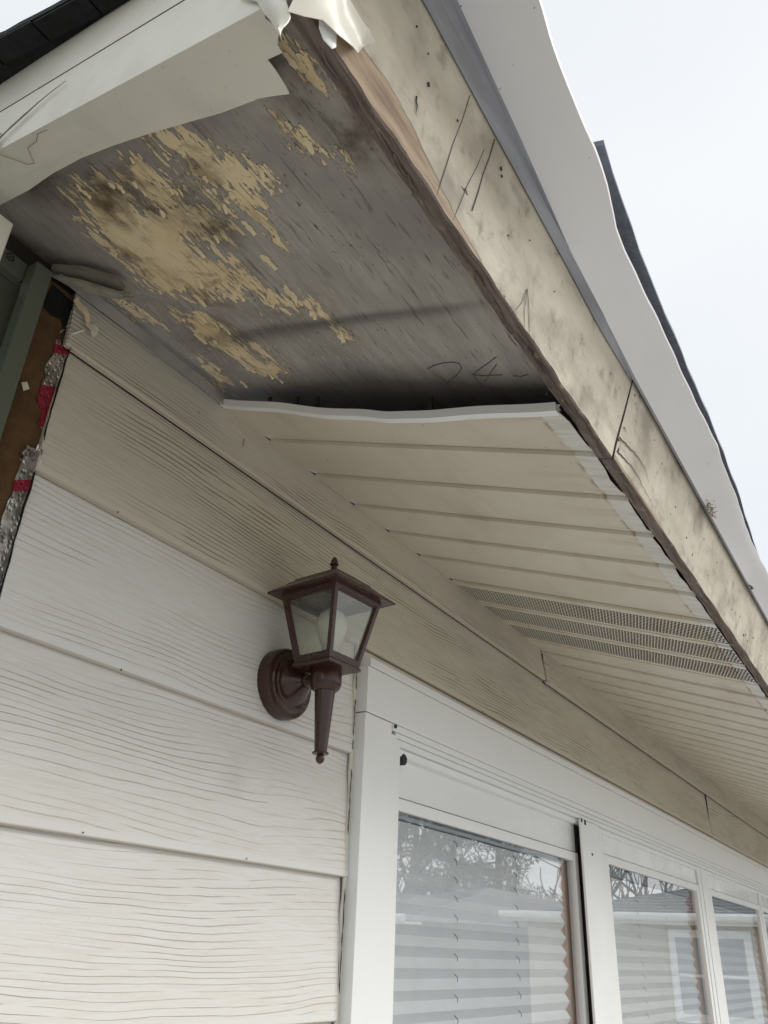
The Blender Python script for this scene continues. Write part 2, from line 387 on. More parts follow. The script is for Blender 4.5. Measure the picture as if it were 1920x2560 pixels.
def parts_each(name, mb, mat, parent=None, smooth=False):
    """every loose piece of the builder becomes a part of its own"""
    up = list(range(len(mb.v)))
    def find(a):
        while up[a] != a: up[a] = up[up[a]]; a = up[a]
        return a
    for f in mb.f:
        r0 = find(f[0])
        for q in f[1:]: up[find(q)] = r0
    grp = {}
    for f, m_ in zip(mb.f, mb.mi): grp.setdefault(find(f[0]), []).append((f, m_))
    out_ = []
    for fs in grp.values():
        ids = sorted({q for f, _ in fs for q in f}); ix = {q: i for i, q in enumerate(ids)}
        b = MB(); b.v = [mb.v[q] for q in ids]; b.f = [tuple(ix[q] for q in f) for f, _ in fs]; b.mi = [m_ for _, m_ in fs]
        out_.append(part(name, b, mat, parent, smooth))
    return out_
def solo(name, mb, mat, label, cat, smooth=False, group=None):
    o = part(name, mb, mat, None, smooth); tag(o, label, cat, group); return o
def structure(o): o['kind'] = 'structure'; return o
def copy_tree(o, parent=None):
    c = o.copy(); col.objects.link(c)
    if parent: c.parent = parent
    for ch in list(o.children): copy_tree(ch, c)
    return c

TAN = .3535                       # eave pitch
def soff(y, dz=0.): return 2.545+TAN*y+dz
FU = Vector((0, -.3333, .9428)); FN = Vector((0, -.9428, -.3333))      # up the leaning fascia, out of its face
def fas(x, h, out=0.): return Vector((x, -.71, 2.293))+FU*h+FN*out
XE = 9.2                          # far end of this wall

# ------------------------------------------------------------------ ground
mb = MB(); mb.add([(-300, -300, -.9), (300, -300, -.9), (300, 300, -.9), (-300, 300, -.9)], [(0, 1, 2, 3)])
structure(part('lawn', mb, M['lawn']))
mb = MB(); mb.box(-9, 12.5, -10.5, .02, -.88, -.62); structure(part('patio', mb, M['concrete']))  # out of view; widened and kept pale to bounce light onto the soffit
mb = MB(); mb.box(-9, 12.5, -.02, .5, -.62, -.2); structure(part('foundation', mb, M['concrete']))

# ------------------------------------------------------------------ house wall of lap boards
wall = thing('house_wall', (1.0, 0, -.2), 'cream house wall of wood-grain lap siding under the eave, torn open at its left end', 'wall')
def lap(x0, x1, z0, z1, y0=0., mat='siding', top_over=.022, nx=1, ragged=False):
    """one lap board: lower edge stands out 11 mm over the board below"""
    b = MB(); t = .0098; e = .0014
    yb, yt = y0, y0+.0128; zt = z1+top_over
    prof = [(yb+e, z0), (yb, z0+e), (yb, z0+.004), (yt, zt), (yt+t, zt), (yb+t, z0)]
    b.extrude_x(prof, x0, x1, nx)
    if ragged:
        b.v = [(p[0]+(random.uniform(-.003, .003) if abs(p[0]-x0) < 1e-6 else 0), p[1], p[2]) for p in b.v]
    o = part('siding_board', b, M[mat], wall)
    b = MB(); b.box(x0+.001, x1-.001, y0+.0098, y0+.0145, z0+.0006, z0+.006); part('joint_felt', b, M['felt'], wall)  # black strip standing in for the contact shadow under the lap
    return o
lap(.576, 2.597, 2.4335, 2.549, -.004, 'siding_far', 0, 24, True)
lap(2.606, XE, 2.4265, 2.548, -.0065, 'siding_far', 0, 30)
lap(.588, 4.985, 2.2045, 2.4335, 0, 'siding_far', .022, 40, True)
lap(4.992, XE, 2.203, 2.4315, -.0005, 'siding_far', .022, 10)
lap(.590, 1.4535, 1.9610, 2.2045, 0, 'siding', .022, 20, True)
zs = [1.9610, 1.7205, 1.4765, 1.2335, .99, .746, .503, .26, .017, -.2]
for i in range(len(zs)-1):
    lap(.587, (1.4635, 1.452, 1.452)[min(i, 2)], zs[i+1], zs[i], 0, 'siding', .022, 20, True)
# thin slivers of shadowed joint behind the two butt joints
b = MB(); b.box(2.596, 2.606, .004, .008, 2.436, 2.53); b.box(4.983, 4.994, .004, .008, 2.21, 2.43); parts_each('joint_backing', b, M['gasket'], wall)
# sheathing and the open corner
b = MB()
b.grid(lambda u, v: (.50+.14*u, .014+.002*math.sin(9*v+5*u), -.2+2.74*v), 6, 30, (0, .012, 0)); part('sheathing_board', b, M['fibreboard'], wall)
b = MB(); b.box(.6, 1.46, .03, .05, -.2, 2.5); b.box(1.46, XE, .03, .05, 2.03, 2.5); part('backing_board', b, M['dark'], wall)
b = MB(); b.slab([(.526, .0115, 2.484), (.533, .0115, 2.534), (.576, .0115, 2.528), (.601, .0115, 2.51), (.602, .0115, 2.464), (.594, .0115, 2.444), (.577, .0115, 2.46), (.562, .0115, 2.482), (.545, .0115, 2.477)], (0, 1, 0), .002)
part('felt_tear', b, M['felt'], wall)
def foil(pts, seed):
    rr = random.Random(seed); b = MB(); P = []
    for i, (x, z) in enumerate(pts):
        x2, z2 = pts[(i+1) % len(pts)]
        for k in range(3):
            f = k/3; P.append((x+(x2-x)*f+rr.uniform(-.0012, .0012), .0105+rr.uniform(-.0012, .0008), z+(z2-z)*f+rr.uniform(-.0012, .0012)))
    b.slab(P, (0, 1, 0), .0015); return part('foil_strip', b, M['foil'], wall)
FOIL1 = [(.565,2.441),(.574,2.447),(.590,2.446),(.592,2.421),(.592,2.377),(.592,2.349),(.591,2.322),(.588,2.277),(.576,2.284),(.576,2.306),(.561,2.319),(.562,2.349),(.565,2.367),(.559,2.380),(.566,2.412),(.566,2.429)]
FOIL2 = [(.570,2.232),(.592,2.248),(.594,2.226),(.592,2.203),(.591,2.159),(.592,2.109),(.590,2.058),(.590,1.95),(.560,1.95),(.562,2.04),(.564,2.091),(.563,2.131),(.567,2.167),(.564,2.173),(.565,2.191),(.568,2.222)]
foil(FOIL1, 1); foil(FOIL2, 2)
b = MB()
for q in range(2):
    z0, z1, xx = ((2.245, 2.44, .5865), (1.80, 2.20, .5865))[q]
    P = [(xx+random.uniform(-.0012, .0012), .004+random.uniform(-.001, .001), z0+(z1-z0)*i/14) for i in range(15)]
    b.tube(P, [.0009+.0011*random.random() for _ in P], 6)
parts_each('torn_felt_edge', b, M['felt'], wall)
rr = random.Random(5); b = MB()                       # crumpled foil ends
for cx, cz, n in ((.582, 2.452, 14), (.577, 2.224, 16)):
    for k in range(n):
        p = Vector((cx+rr.uniform(-.012, .010), .003+rr.uniform(-.004, .006), cz+rr.uniform(-.018, .022)))
        q = [p+Vector((rr.uniform(-.008, .008), rr.uniform(-.005, .005), rr.uniform(-.009, .009))) for _ in range(4)]
        b.slab(q, (0, 1, 0), .0006)
parts_each('crumpled_foil', b, [M['foil']], wall)
# the old grey channel along the top of the wall
b = MB(); prof = [(-.006, 2.537), (-.006, 2.561), (-.0045, 2.562), (.018, 2.572), (.018, 2.569), (-.0045, 2.558), (-.0045, 2.537)]
b.extrude_x(prof, .53, .93, 10); part('channel_strip', b, painted('dull grey channel', (.40, .39, .37), .45, .35, (.08, .07, .06), sc=20), wall, label='dull grey metal channel left along the top of the wall')
# nail heads and flecks on the boards
b = MB()
for x, z, r_ in ((.910, 2.436, .0022), (1.18, 2.4375, .0018), (.742, 2.207, .0022), (.81, 1.9625, .0023), (1.34, 1.966, .0016), (.80, 1.7255, .0018), (1.15, 1.7255, .0018), (3.2, 2.2075, .003), (1.66, 2.437, .002), (2.1, 2.206, .003)):
    r_ *= .62; b.lathe([(r_, 0), (r_*1.1, -.0008), (r_*.6, -.0014)], (x, -.0005, z), 'y', 8)
parts_each('nail_head', b, M['steel'], wall)
b = MB(); b.tube([(1.0, -.0016, 2.50), (1.001, -.002, 2.492), (1.0, -.0016, 2.482)], .0007, 5); b.tube([(.872, -.001, 2.489), (.873, -.001, 2.482)], .0005, 5); parts_each('hair_crack', b, M['steel'], wall)

# ------------------------------------------------------------------ green boards left of the siding
gw = thing('green_wall', (.3, .02, -.2), 'dark sage green board panelling with a corner board beside the torn siding', 'wall')
b = MB(); b.box(.486, .5155, -.012, .014, -.2, 2.533, .002); part('corner_board', b, M['green'], gw)
b = MB(); b.box(-1.2, .4855, .012, .03, 2.503, 2.536, .002); part('top_board', b, M['green'], gw)
b = MB(); b.box(-1.2, .58, .034, .05, -.2, 2.5025, 0); part('recessed_panel', b, M['green'], gw)
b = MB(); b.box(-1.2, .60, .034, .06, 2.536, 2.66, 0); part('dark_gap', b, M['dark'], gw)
b = MB()
for k in range(9):
    a = 2*math.pi*k/8; rad = .0055 if k < 8 else 0
    b.lathe([(.0016, 0), (.0016, -.002), (.001, -.0024)], (.455+rad*math.cos(a)*1.1, .0125, 2.525+rad*math.sin(a)*1.1), 'y', 8)
parts_each('vent_hole', b, M['gasket'], gw)
b = MB(); b.box(.36, .395, -.10, -.06, -.6, 2.478, .003)
solo('corner_post', b, M['cream_metal'], 'ivory metal-clad post tucked under the upper end of the rake trim, at the left edge', 'post')

# ------------------------------------------------------------------ plywood of the old soffit
NX, NY = 250, 200
xs = np.linspace(.27, 1.30, NX); ys = np.linspace(.06, -.684, NY)
X, Y = np.meshgrid(xs, ys, indexing='ij')
X = X+np.clip(1-(X-.27)/1.03, 0, 1)*(.3325+.067*Y-.27)     # left edge stays inside the rake trim
def poly_sd(pts):
    """signed distance, positive inside; stretched along the grain"""
    P = np.array(pts); d = np.full(X.shape, 1e9); ins = np.zeros(X.shape, bool)
    n = len(P)
    for i in range(n):
        a, c_ = P[i], P[(i+1) % n]; ab = c_-a
        tt = np.clip(((X-a[0])*ab[0]+(Y-a[1])*ab[1])/max(1e-12, ab@ab), 0, 1)
        d = np.minimum(d, np.hypot(X-a[0]-tt*ab[0], Y-a[1]-tt*ab[1]))
        cnd = (a[1] > Y) != (c_[1] > Y)
        with np.errstate(divide='ignore', invalid='ignore'):
            xi = a[0]+(Y-a[1])*ab[0]/(ab[1] if ab[1] else 1e-12)
        ins ^= cnd & (X < xi)
    return np.where(ins, d, -d)
PAINT = [[(0.324, -0.643), (0.325, -0.655), (0.335, -0.658), (0.348, -0.659), (0.364, -0.66), (0.366, -0.657), (0.356, -0.654), (0.346, -0.649), (0.344, -0.644), (0.337, -0.642)], [(0.37, -0.408), (0.374, -0.441), (0.392, -0.461), (0.422, -0.478), (0.44, -0.492), (0.45, -0.502), (0.478, -0.515), (0.492, -0.484), (0.495, -0.442), (0.473, -0.446), (0.458, -0.419), (0.419, -0.418), (0.391, -0.398)], [(0.384, -0.336), (0.394, -0.359), (0.427, -0.348), (0.452, -0.365), (0.471, -0.336), (0.453, -0.318), (0.426, -0.311)], [(0.408, -0.213), (0.415, -0.266), (0.439, -0.276), (0.462, -0.278), (0.476, -0.311), (0.475, -0.394), (0.49, -0.422), (0.527, -0.391), (0.537, -0.341), (0.53, -0.301), (0.563, -0.305), (0.583, -0.333), (0.624, -0.328), (0.661, -0.27), (0.653, -0.215), (0.647, -0.172), (0.617, -0.131), (0.554, -0.136), (0.498, -0.149), (0.461, -0.164), (0.427, -0.182)], [(0.691, -0.12), (0.709, -0.159), (0.751, -0.185), (0.808, -0.2), (0.875, -0.207), (0.897, -0.169), (0.864, -0.128), (0.781, -0.123), (0.737, -0.107)], [(0.666, -0.348), (0.687, -0.363), (0.702, -0.336), (0.686, -0.326)], [(0.675, -0.39), (0.693, -0.412), (0.725, -0.408), (0.705, -0.385)], [(0.407, -0.589), (0.422, -0.604), (0.44, -0.61), (0.465, -0.614), (0.44, -0.591)], [(0.637, -0.003), (0.661, -0.032), (0.702, -0.035), (0.691, 0.004)], [(0.812, -0.043), (0.844, -0.049), (0.935, -0.007), (0.925, 0.017)], [(0.479, -0.445), (0.498, -0.459), (0.521, -0.447), (0.497, -0.435)], [(0.755, -0.415), (0.79, -0.403), (0.778, -0.403)], [(0.535, -0.451), (0.565, -0.445), (0.552, -0.448)]]
sdm = np.full(X.shape, -1e9)
for pl in PAINT: sdm = np.maximum(sdm, poly_sd(pl))
paint = np.clip(.5+sdm/.08, 0., 1.05)+.16*np.clip(1.6*(1-np.hypot((X-.60)/.36, (Y+.20)/.36)), 0, 1)*(sdm < 0)
def blob(cx, cy, rx_, ry_): return np.clip(1-np.hypot((X-cx)/rx_, (Y-cy)/ry_), 0, 1)
stain = np.clip(1.3*blob(.512, -.364, .07, .05)+1.2*blob(.424, -.252, .06, .06)+1.2*blob(.38, -.15, .07, .08)+.9*blob(.47, -.30, .06, .04)+1.5*blob(.449, -.650, .05, .045)+1.2*blob(.36, -.62, .07, .04)+.8*blob(.50, .03, .2, .05)+1.1*blob(.47, -.22, .05, .03), 0, 1)
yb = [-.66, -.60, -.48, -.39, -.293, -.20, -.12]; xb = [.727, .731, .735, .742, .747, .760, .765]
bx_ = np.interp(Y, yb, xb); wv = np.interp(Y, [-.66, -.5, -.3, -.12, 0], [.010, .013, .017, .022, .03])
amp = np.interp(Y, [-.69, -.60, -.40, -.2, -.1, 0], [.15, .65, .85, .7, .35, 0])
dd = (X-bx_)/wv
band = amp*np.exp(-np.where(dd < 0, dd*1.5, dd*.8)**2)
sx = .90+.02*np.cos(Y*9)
band = np.maximum(band, .95*np.clip((X-(sx-.05+.03*np.clip((Y+.5)/.5, 0, 1)))/.07, 0, 1))  # cavity shade beside the soffit edge painted in, together with soot
fleck = np.clip(blob(.74, -.20, .28, .30)*2.0+blob(.62, -.5, .25, .12)*.6, 0, 1)
Z = 2.545+TAN*Y+.032+.003*np.sin(X*8+1)*np.cos(Y*6)
V = np.stack([X, Y, Z], -1).reshape(-1, 3)
b = MB(); b.v = [tuple(p) for p in V.tolist()]
b.f = [(i*NY+j, i*NY+j+1, (i+1)*NY+j+1, (i+1)*NY+j) for i in range(NX-1) for j in range(NY-1)]; b.mi = [0]*len(b.f)
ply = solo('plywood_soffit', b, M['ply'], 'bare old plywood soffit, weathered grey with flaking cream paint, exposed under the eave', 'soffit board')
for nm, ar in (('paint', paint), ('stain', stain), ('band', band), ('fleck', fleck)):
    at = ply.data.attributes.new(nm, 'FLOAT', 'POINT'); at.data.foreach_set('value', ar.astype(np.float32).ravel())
md = ply.modifiers.new('thickness', 'SOLIDIFY'); md.thickness = .010; md.offset = 1.0
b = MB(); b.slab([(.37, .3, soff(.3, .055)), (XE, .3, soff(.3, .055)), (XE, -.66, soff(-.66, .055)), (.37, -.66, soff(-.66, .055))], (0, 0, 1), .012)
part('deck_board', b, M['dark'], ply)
# loose curls of paint
rr = random.Random(11)
def on_ply(x, y, d=0.): return Vector((x, y, 2.545+TAN*y+.032+.003*math.sin(x*8+1)*math.cos(y*6)-d))
FL = []
for pl in PAINT:
    for i in range(len(pl)):
        a, c_ = pl[i], pl[(i+1) % len(pl)]; ln = math.hypot(c_[0]-a[0], c_[1]-a[1])
        for q in range(int(ln/.022)+1):
            if rr.random() < .38: f = rr.random(); FL.append((a[0]+(c_[0]-a[0])*f+rr.gauss(0, .006), a[1]+(c_[1]-a[1])*f+rr.gauss(0, .005), rr.uniform(.006, .019), rr.uniform(.004, .009)))
for x, y, l, wd in tuple(FL)+((.60, -.40, .03, .012), (.705, -.345, .02, .010), (.72, -.39, .02, .012), (.78, -.40, .016, .012), (.44, -.595, .022, .010), (.66, -.20, .03, .012), (.70, -.16, .03, .014), (.76, -.10, .03, .014),
                    (.62, -.24, .025, .012), (.56, -.30, .022, .011), (.585, -.26, .02, .01), (.535, -.42, .025, .01), (.50, -.47, .022, .01), (.88, -.02, .03, .014), (.80, -.15, .022, .01), (.91, -.07, .02, .012), (.845, -.05, .02, .012), (.66, -.29, .02, .01)):
    b = MB(); ang = rr.uniform(-.5, .5); cu = rr.uniform(.002, .006)
    ca, sa = math.cos(ang), math.sin(ang); pr = [rr.uniform(.45, 1.2) for _ in range(7)]
    def fn(u, v):
        a = (u-.5)*l; c_ = (v-.5)*wd*pr[int(u*6)]*(1.1-.8*abs(u-.4))
        return on_ply(x+a*ca-c_*sa, y+a*sa+c_*ca, .0006+cu*(u**2)*(.4+.6*v))
    b.grid(fn, 6, 3, (0, 0, -.0005)); part('paint_flake', b, M['paint_flake'], ply, False)
# carpenter's pencil: 24
b = MB()
def stroke(pts, r_=.0007): b.tube([on_ply(px, py, .0008) for px, py in pts], r_, 5)
PEN = [[(0.8715, -0.5027), (0.8621, -0.5194), (0.8566, -0.5375), (0.8552, -0.5549), (0.8598, -0.5635), (0.872, -0.5609), (0.8876, -0.5473), (0.9023, -0.5284), (0.9126, -0.5133), (0.9104, -0.526), (0.9153, -0.5407), (0.9232, -0.5519)], [(0.8473, -0.6291), (0.8629, -0.6081), (0.8775, -0.5871), (0.8898, -0.5706), (0.8939, -0.5809), (0.894, -0.5988), (0.8936, -0.6172)], [(0.8659, -0.6208), (0.887, -0.602), (0.9115, -0.5805)], [(0.8971, -0.6322), (0.8994, -0.6448), (0.8952, -0.6566)]]
for s_ in PEN: stroke(s_)
parts_each('pencil_number', b, M['pencil'], ply)
# stray stub of old trim wedged at the inner corner
ts = thing('trim_scrap', (.55, -.05, 2.51), 'short broken grey trim stub wedged between the corner and the plywood', 'trim scrap')
b = MB(); b.slab([(.514, -.004, 2.545), (.535, -.056, 2.533), (.568, -.108, 2.514), (.598, -.092, 2.519), (.560, -.020, 2.543), (.53, .012, 2.553)], (0, 0, 1), .010); part('upper_strip', b, painted('grimy grey vinyl', (.24, .22, .18), .6, .5, (.06, .05, .04), sc=30), ts)
b = MB(); b.slab([(.521, .0, 2.535), (.545, -.045, 2.522), (.585, -.100, 2.502), (.600, -.106, 2.500), (.588, -.066, 2.513), (.553, -.012, 2.531)], (0, .1, 1), .006); part('lower_strip', b, painted('grimy pale vinyl', (.36, .33, .27), .6, .5, (.08, .06, .05), sc=30), ts)
b = MB()
for k in range(26):
    p = Vector((.592, -.096, 2.503)); q = p+Vector((rr.uniform(-.008, .014), rr.uniform(-.016, .012), rr.uniform(-.003, .010)))
    b.tube([q, q+Vector((rr.uniform(-.006, .006), rr.uniform(-.006, .006), rr.uniform(-.004, .004)))], .0011, 4)
part('frayed_end', b, M['web'], ts)['kind'] = 'stuff'
b = MB(); b.slab([(.594, -.006, 2.490), (.610, -.008, 2.501), (.618, -.010, 2.496), (.621, -.009, 2.487), (.614, -.008, 2.472), (.606, -.010, 2.484)], (0, 1, 0), .0008)
solo('paper_scrap', b, M['scrap'], 'small torn cream flap hanging at the left end of the top siding board', 'scrap')
b = MB(); b.tube([(.581, -.004, 2.459), (.597, -.007, 2.478)], [.0025, .001], 5)
solo('foil_sliver', b, M['bulb'], 'white sliver sticking out above the upper foil strip', 'scrap')
b = MB(); b.slab([(.531, .011, 2.333), (.539, .010, 2.339), (.545, .009, 2.329), (.538, .010, 2.321)], (0, 1, 0), .001)
solo('paint_chip', b, M['scrap'], 'small pale chip stuck to the brown sheathing beside the green board', 'chip')
b = MB(); b.grid(lambda u, v: (.566+.034*u+.006*v, -.004-.004*math.sin(3*u), 2.526-.030*u+.012*(v-.5)*(1-u*.3)-.004*math.sin(7*u)), 7, 3, (0, .001, 0))
solo('torn_board_end', b, M['paint_flake'], 'ragged torn end of cream board curling over the black gap', 'scrap')

# ------------------------------------------------------------------ vinyl soffit
vs = thing('vinyl_soffit', (.93, 0, 0), 'ivory ribbed vinyl soffit with three perforated strips, drooping at its open end', 'soffit')
OS = ORG[vs.name]
Y0, Y1 = .012, -.686
def sag(x, y):
    u = max(0., 1-(x-.93)/.17); q = (y+.395)/.30
    return -.030*u*u*math.exp(-q*q)
def strip_fn(w_, x0, seed):
    rr = random.Random(seed); j0 = [rr.uniform(-.003, .003) for _ in range(4)]
    bow = rr.uniform(.0005, .002)
    prof = [(0, .0090), (.0012, .0), (.25*w_, -bow), (.5*w_, -bow*1.3), (w_-.040, -.0003), (w_-.0015, .0085)]
    return prof, j0
def make_strip(x0, w_, seed, n=28, droop=False):
    prof, j0 = strip_fn(w_, x0, seed); b = MB(); k = len(prof)
    pts = []
    for i in range(n+1):
        f = i/n; y = Y0+(Y1-Y0)*f
        for q, (px, dz) in enumerate(prof):
            yy = y+(j0[q % 4] if i == n else 0)-(.004 if (i == n and q in (0, 5)) else 0)
            pts.append((x0+px, yy, soff(yy)+dz+(sag(x0+px, yy) if droop else 0)))
    top = [(p[0], p[1], p[2]+.0011) for p in pts]; N_ = len(pts)
    F = []
    for i in range(n):
        for q in range(k-1):
            a = i*k+q; F.append((a, a+1, a+k+1, a+k)); F.append((N_+a, N_+a+k, N_+a+k+1, N_+a+1))
    for q in range(k-1): F.append((q, N_+q, N_+q+1, q+1)); a = n*k+q; F.append((a, a+1, N_+a+1, N_+a))
    for i in range(n): a = i*k; F.append((a, a+k, N_+a+k, N_+a)); a = i*k+k-1; F.append((a, N_+a, N_+a+k, a+k))
    b.add(pts+top, F); return b
xg = [.93, 1.093, 1.257, 1.420, 1.583, 1.746, 1.935]
for i in range(6): part('soffit_panel', make_strip(xg[i], xg[i+1]-xg[i], 40+i, 28, i == 0), M['soffit'], vs, True)
def make_vent(x0, w_, b0, b1):
    """strip with a punched band: real slots, in staggered rows"""
    b = MB(); rows = 9; pitch = (b1-b0)/rows; L_ = Y0-Y1
    def pt(px, s_, dz=0.): y = Y0-s_*L_; return (x0+px, y, soff(y)+dz)
    nn = 40
    def ribbon(pa, pb, da, db):
        k = len(b.v); v = []
        for i in range(nn+1): v += [pt(pa, i/nn, da), pt(pb, i/nn, db)]
        b.add(v, [(2*i, 2*i+1, 2*i+3, 2*i+2) for i in range(nn)])
    ribbon(0, .0012, .0085, 0); ribbon(.0012, b0, 0, 0); ribbon(b1, w_-.012, 0, 0); ribbon(w_-.012, w_-.0015, 0, .0078)
    nc = 84; cs = 1/nc
    for r_ in range(rows):
        pc_ = b0+(r_+.5)*pitch; off = (.5 if r_ % 2 else 0.)
        for c_ in range(-1, nc):
            s0 = (c_+off)*cs; s1 = s0+cs
            if s1 <= 0.001 or s0 >= .999: continue
            a0, a1 = max(0, s0), min(1, s1)
            sc_ = (s0+s1)/2
            if a1-a0 < cs*.9:
                b.add([pt(pc_-pitch/2, a0), pt(pc_+pitch/2, a0), pt(pc_+pitch/2, a1), pt(pc_-pitch/2, a1)], [(0, 1, 2, 3)]); continue
            hs, hp = cs*.42, pitch*.34; lo = -.0012
            outer = [pt(pc_-pitch/2, a0), pt(pc_, a0), pt(pc_+pitch/2, a0), pt(pc_+pitch/2, a1), pt(pc_, a1), pt(pc_-pitch/2, a1)]
            inner = [pt(pc_-hp*.55, sc_-hs), pt(pc_, sc_-hs), pt(pc_+hp*.55, sc_-hs*.9, lo), pt(pc_+hp, sc_+hs*.5, lo), pt(pc_, sc_+hs), pt(pc_-hp, sc_+hs*.8)]
            b.add(outer+inner, [(i, (i+1) % 6, 6+(i+1) % 6, 6+i) for i in range(6)])
    o = part('vented_panel', b, M['soffit'], vs, False); md = o.modifiers.new('thickness', 'SOLIDIFY'); md.thickness = .0007; md.offset = 1
    return o
make_vent(1.936, .182, .028, .158); make_vent(2.119, .182, .022, .155); make_vent(2.302, .190, .022, .158)
first = None; k = 0; x = 2.494
proto = None
while x < XE:
    if k < 6:
        proto = part('soffit_panel', make_strip(x, .1688, 70+k, 14), M['soffit'], vs, True); px = x; protos = (protos if k else [])+[(proto, x)]
    else:
        p0, x0_ = protos[k % 6]; c_ = p0.copy(); col.objects.link(c_); c_.parent = vs; c_.location = (x-x0_, 0, 0)
    x += .169; k += 1
# receiving trim along the open end: kinked where the panel droops
def trim_path(n=40):
    P = []
    for i in range(n+1):
        y = .004+(-.684-.004)*i/n
        kink = math.exp(-((y+.39)/.03)**2)
        P.append((.93-.006*0, y, soff(y)+sag(.93, y)-.003*kink))
    return P
b = MB(); P = trim_path(60); sec = [(-.004, -.002), (-.005, .0125), (-.0035, .0135), (.018, .012), (.018, .0108), (-.0025, .0108), (-.0025, -.0005), (.010, -.0005), (.010, -.002)]
V = [(p[0]+sx_, p[1], p[2]+sz_+.0015*math.sin(p[1]*31)) for p in P for sx_, sz_ in sec]; k = len(sec)
F = [(i*k+q, i*k+(q+1) % k, (i+1)*k+(q+1) % k, (i+1)*k+q) for i in range(len(P)-1) for q in range(k)]+[tuple(range(k)), tuple(range((len(P)-1)*k, len(P)*k))[::-1]]
b.add(V, F); part('edge_trim', b, M['white'], vs, True)
b = MB(); b.tube([(.925, -.672, 2.319), (.921, -.675, 2.322), (.920, -.678, 2.325)], .0018, 6); part('trim_nail', b, M['steel'], vs)
# nailing clips seen in the dark slot behind the trim
b = MB()
for y in (-.10, -.17, -.46, -.22): b.box(.955, .958, y-.004, y+.004, soff(y)-.004, soff(y)+.030)
parts_each('nailing_clip', b, M['dark'], vs)

# ------------------------------------------------------------------ fascia boards (square cut: they lean out at the top)
fa = thing('fascia', (.3, -.72, 2.293), 'old cream-painted timber fascia with cracks, pencil lines and rotted lower edge', 'fascia')
ORG[fa.name] = (0, 0, 0); fa.location = (0, 0, 0)
H = .178; TH = .021
def fboard(x0, x1, out, mat, skew=.0, n=60, seed=1):
    rr = random.Random(seed); b = MB()
    prof = [(0, .0), (.003, .0012), (.03, 0), (.09, .0006), (H, 0), (H, -TH), (.0, -TH)]
    k = len(prof); V = []
    for i in range(n+1):
        x = x0+(x1-x0)*i/n
        for q, (h, d) in enumerate(prof):
            xx = x+(skew*h/H if i == 0 else 0)
            rag = (.0011*math.sin(x*37+seed)+.0008*math.sin(x*91)+rr.uniform(-.0006, .0004)) if q in (0, 1, 6) else 0
            
            V.append(fas(xx, h+rag, out+d))
    F = []; 
    b.add(V, [])
    for i in range(n):
        for q in range(k):
            a = i*k+q; c_ = i*k+(q+1) % k; b.f.append((a, c_, c_+k, a+k)); b.mi.append(1 if q in (0, 5, 6) else 0)
    b.f += [tuple(range(k)), tuple(range(n*k, n*k+k))[::-1]]; b.mi += [1, 1]
    return part('fascia_board', b, [mat, M['rotten']], fa)
fboard(.284, 1.094, 0, M['fascia'], 0, 90, 3)
fboard(1.0995, XE, .0015, M['fascia_far'], -.004, 160, 4)
b = MB()                                     # saw and pencil lines squared across the board
for x0, h0, x1, h1, r_ in ((.510, .138, .516, .004, .0005), (.573, .138, .578, .04, .0009), (.562, .112, .553, .002, .0004)):
    b.tube([fas(x0+(x1-x0)*f+.001*math.sin(9*f), h0+(h1-h0)*f, .0008) for f in (0, .25, .5, .75, 1)], r_, 5)
for ps in (((.728, .047), (.7265, .025), (.716, .002)), ((.728, .047), (.737, .02), (.748, .003)), ((.728, .047), (.745, .03), (.762, .006))):
    b.tube([fas(px, h, .0011) for px, h in ps], .00035, 5)
parts_each('pencil_line', b, M['pencil'], fa)
def jag(pts, seed, out=.0014, w0=.0024):
    rr = random.Random(seed); P = []
    for i in range(len(pts)-1):
        for k in range(5):
            f = k/5; P.append((pts[i][0]+(pts[i+1][0]-pts[i][0])*f+rr.uniform(-.0012, .0012), pts[i][1]+(pts[i+1][1]-pts[i][1])*f+rr.uniform(-.0012, .0012)))
    P.append(pts[-1]); b.tube([fas(px, h, out) for px, h in P], [w0*(1-.85*i/(len(P)-1))*.38 for i in range(len(P))], 5)
b = MB()
jag([(1.100, .040), (1.143, .047), (1.189, .053), (1.230, .053), (1.262, .041)], 1, .003); jag([(1.103, .018), (1.148, .024), (1.196, .028), (1.240, .023), (1.29, .018)], 2, .003)
jag([(1.105, .062), (1.12, .060)], 5, .003, .002); jag([(.440, .061), (.446, .052), (.449, .045)], 8, .0012, .0022)
parts_each('crack', b, M['gasket'], fa)
b = MB()
for x, h, r_ in ((.405, .118, .0022), (.432, .112, .0018), (.447, .088, .004), (.505, .098, .0024), (.60, .122, .004), (.606, .116, .003), (.655, .07, .002), (.70, .10, .0018), (.79, .09, .0018), (1.115, .13, .004), (1.125, .12, .003), (1.108, .025, .005), (1.10, .038, .0045),
                 (1.42, .07, .004), (1.52, .05, .004), (1.95, .05, .004), (2.03, .06, .004), (2.10, .035, .005), (2.12, .042, .004), (2.15, .035, .004), (2.2, .06, .005), (1.75, .09, .004), (1.30, .10, .004), (1.24, .115, .003)):
    b.tube([fas(x, h, .0009), fas(x+r_*.4, h-r_*.8, .0022)], [r_*.42, r_*.3], 7)
parts_each('nail_hole', b, M['steel'], fa)
b = MB()
for k in range(16):                          # splinters of dark rot along the bottom edge
    x = .33+.60*k/16+random.uniform(-.01, .01); b.tube([fas(x, .0, -.010), fas(x+random.uniform(.008, .02), random.uniform(-.0035, -.001), -.012), fas(x+random.uniform(.025, .05), .0, -.013)], [.0012, .0022, .0006], 5)
parts_each('splinter', b, M['rotten'], fa)

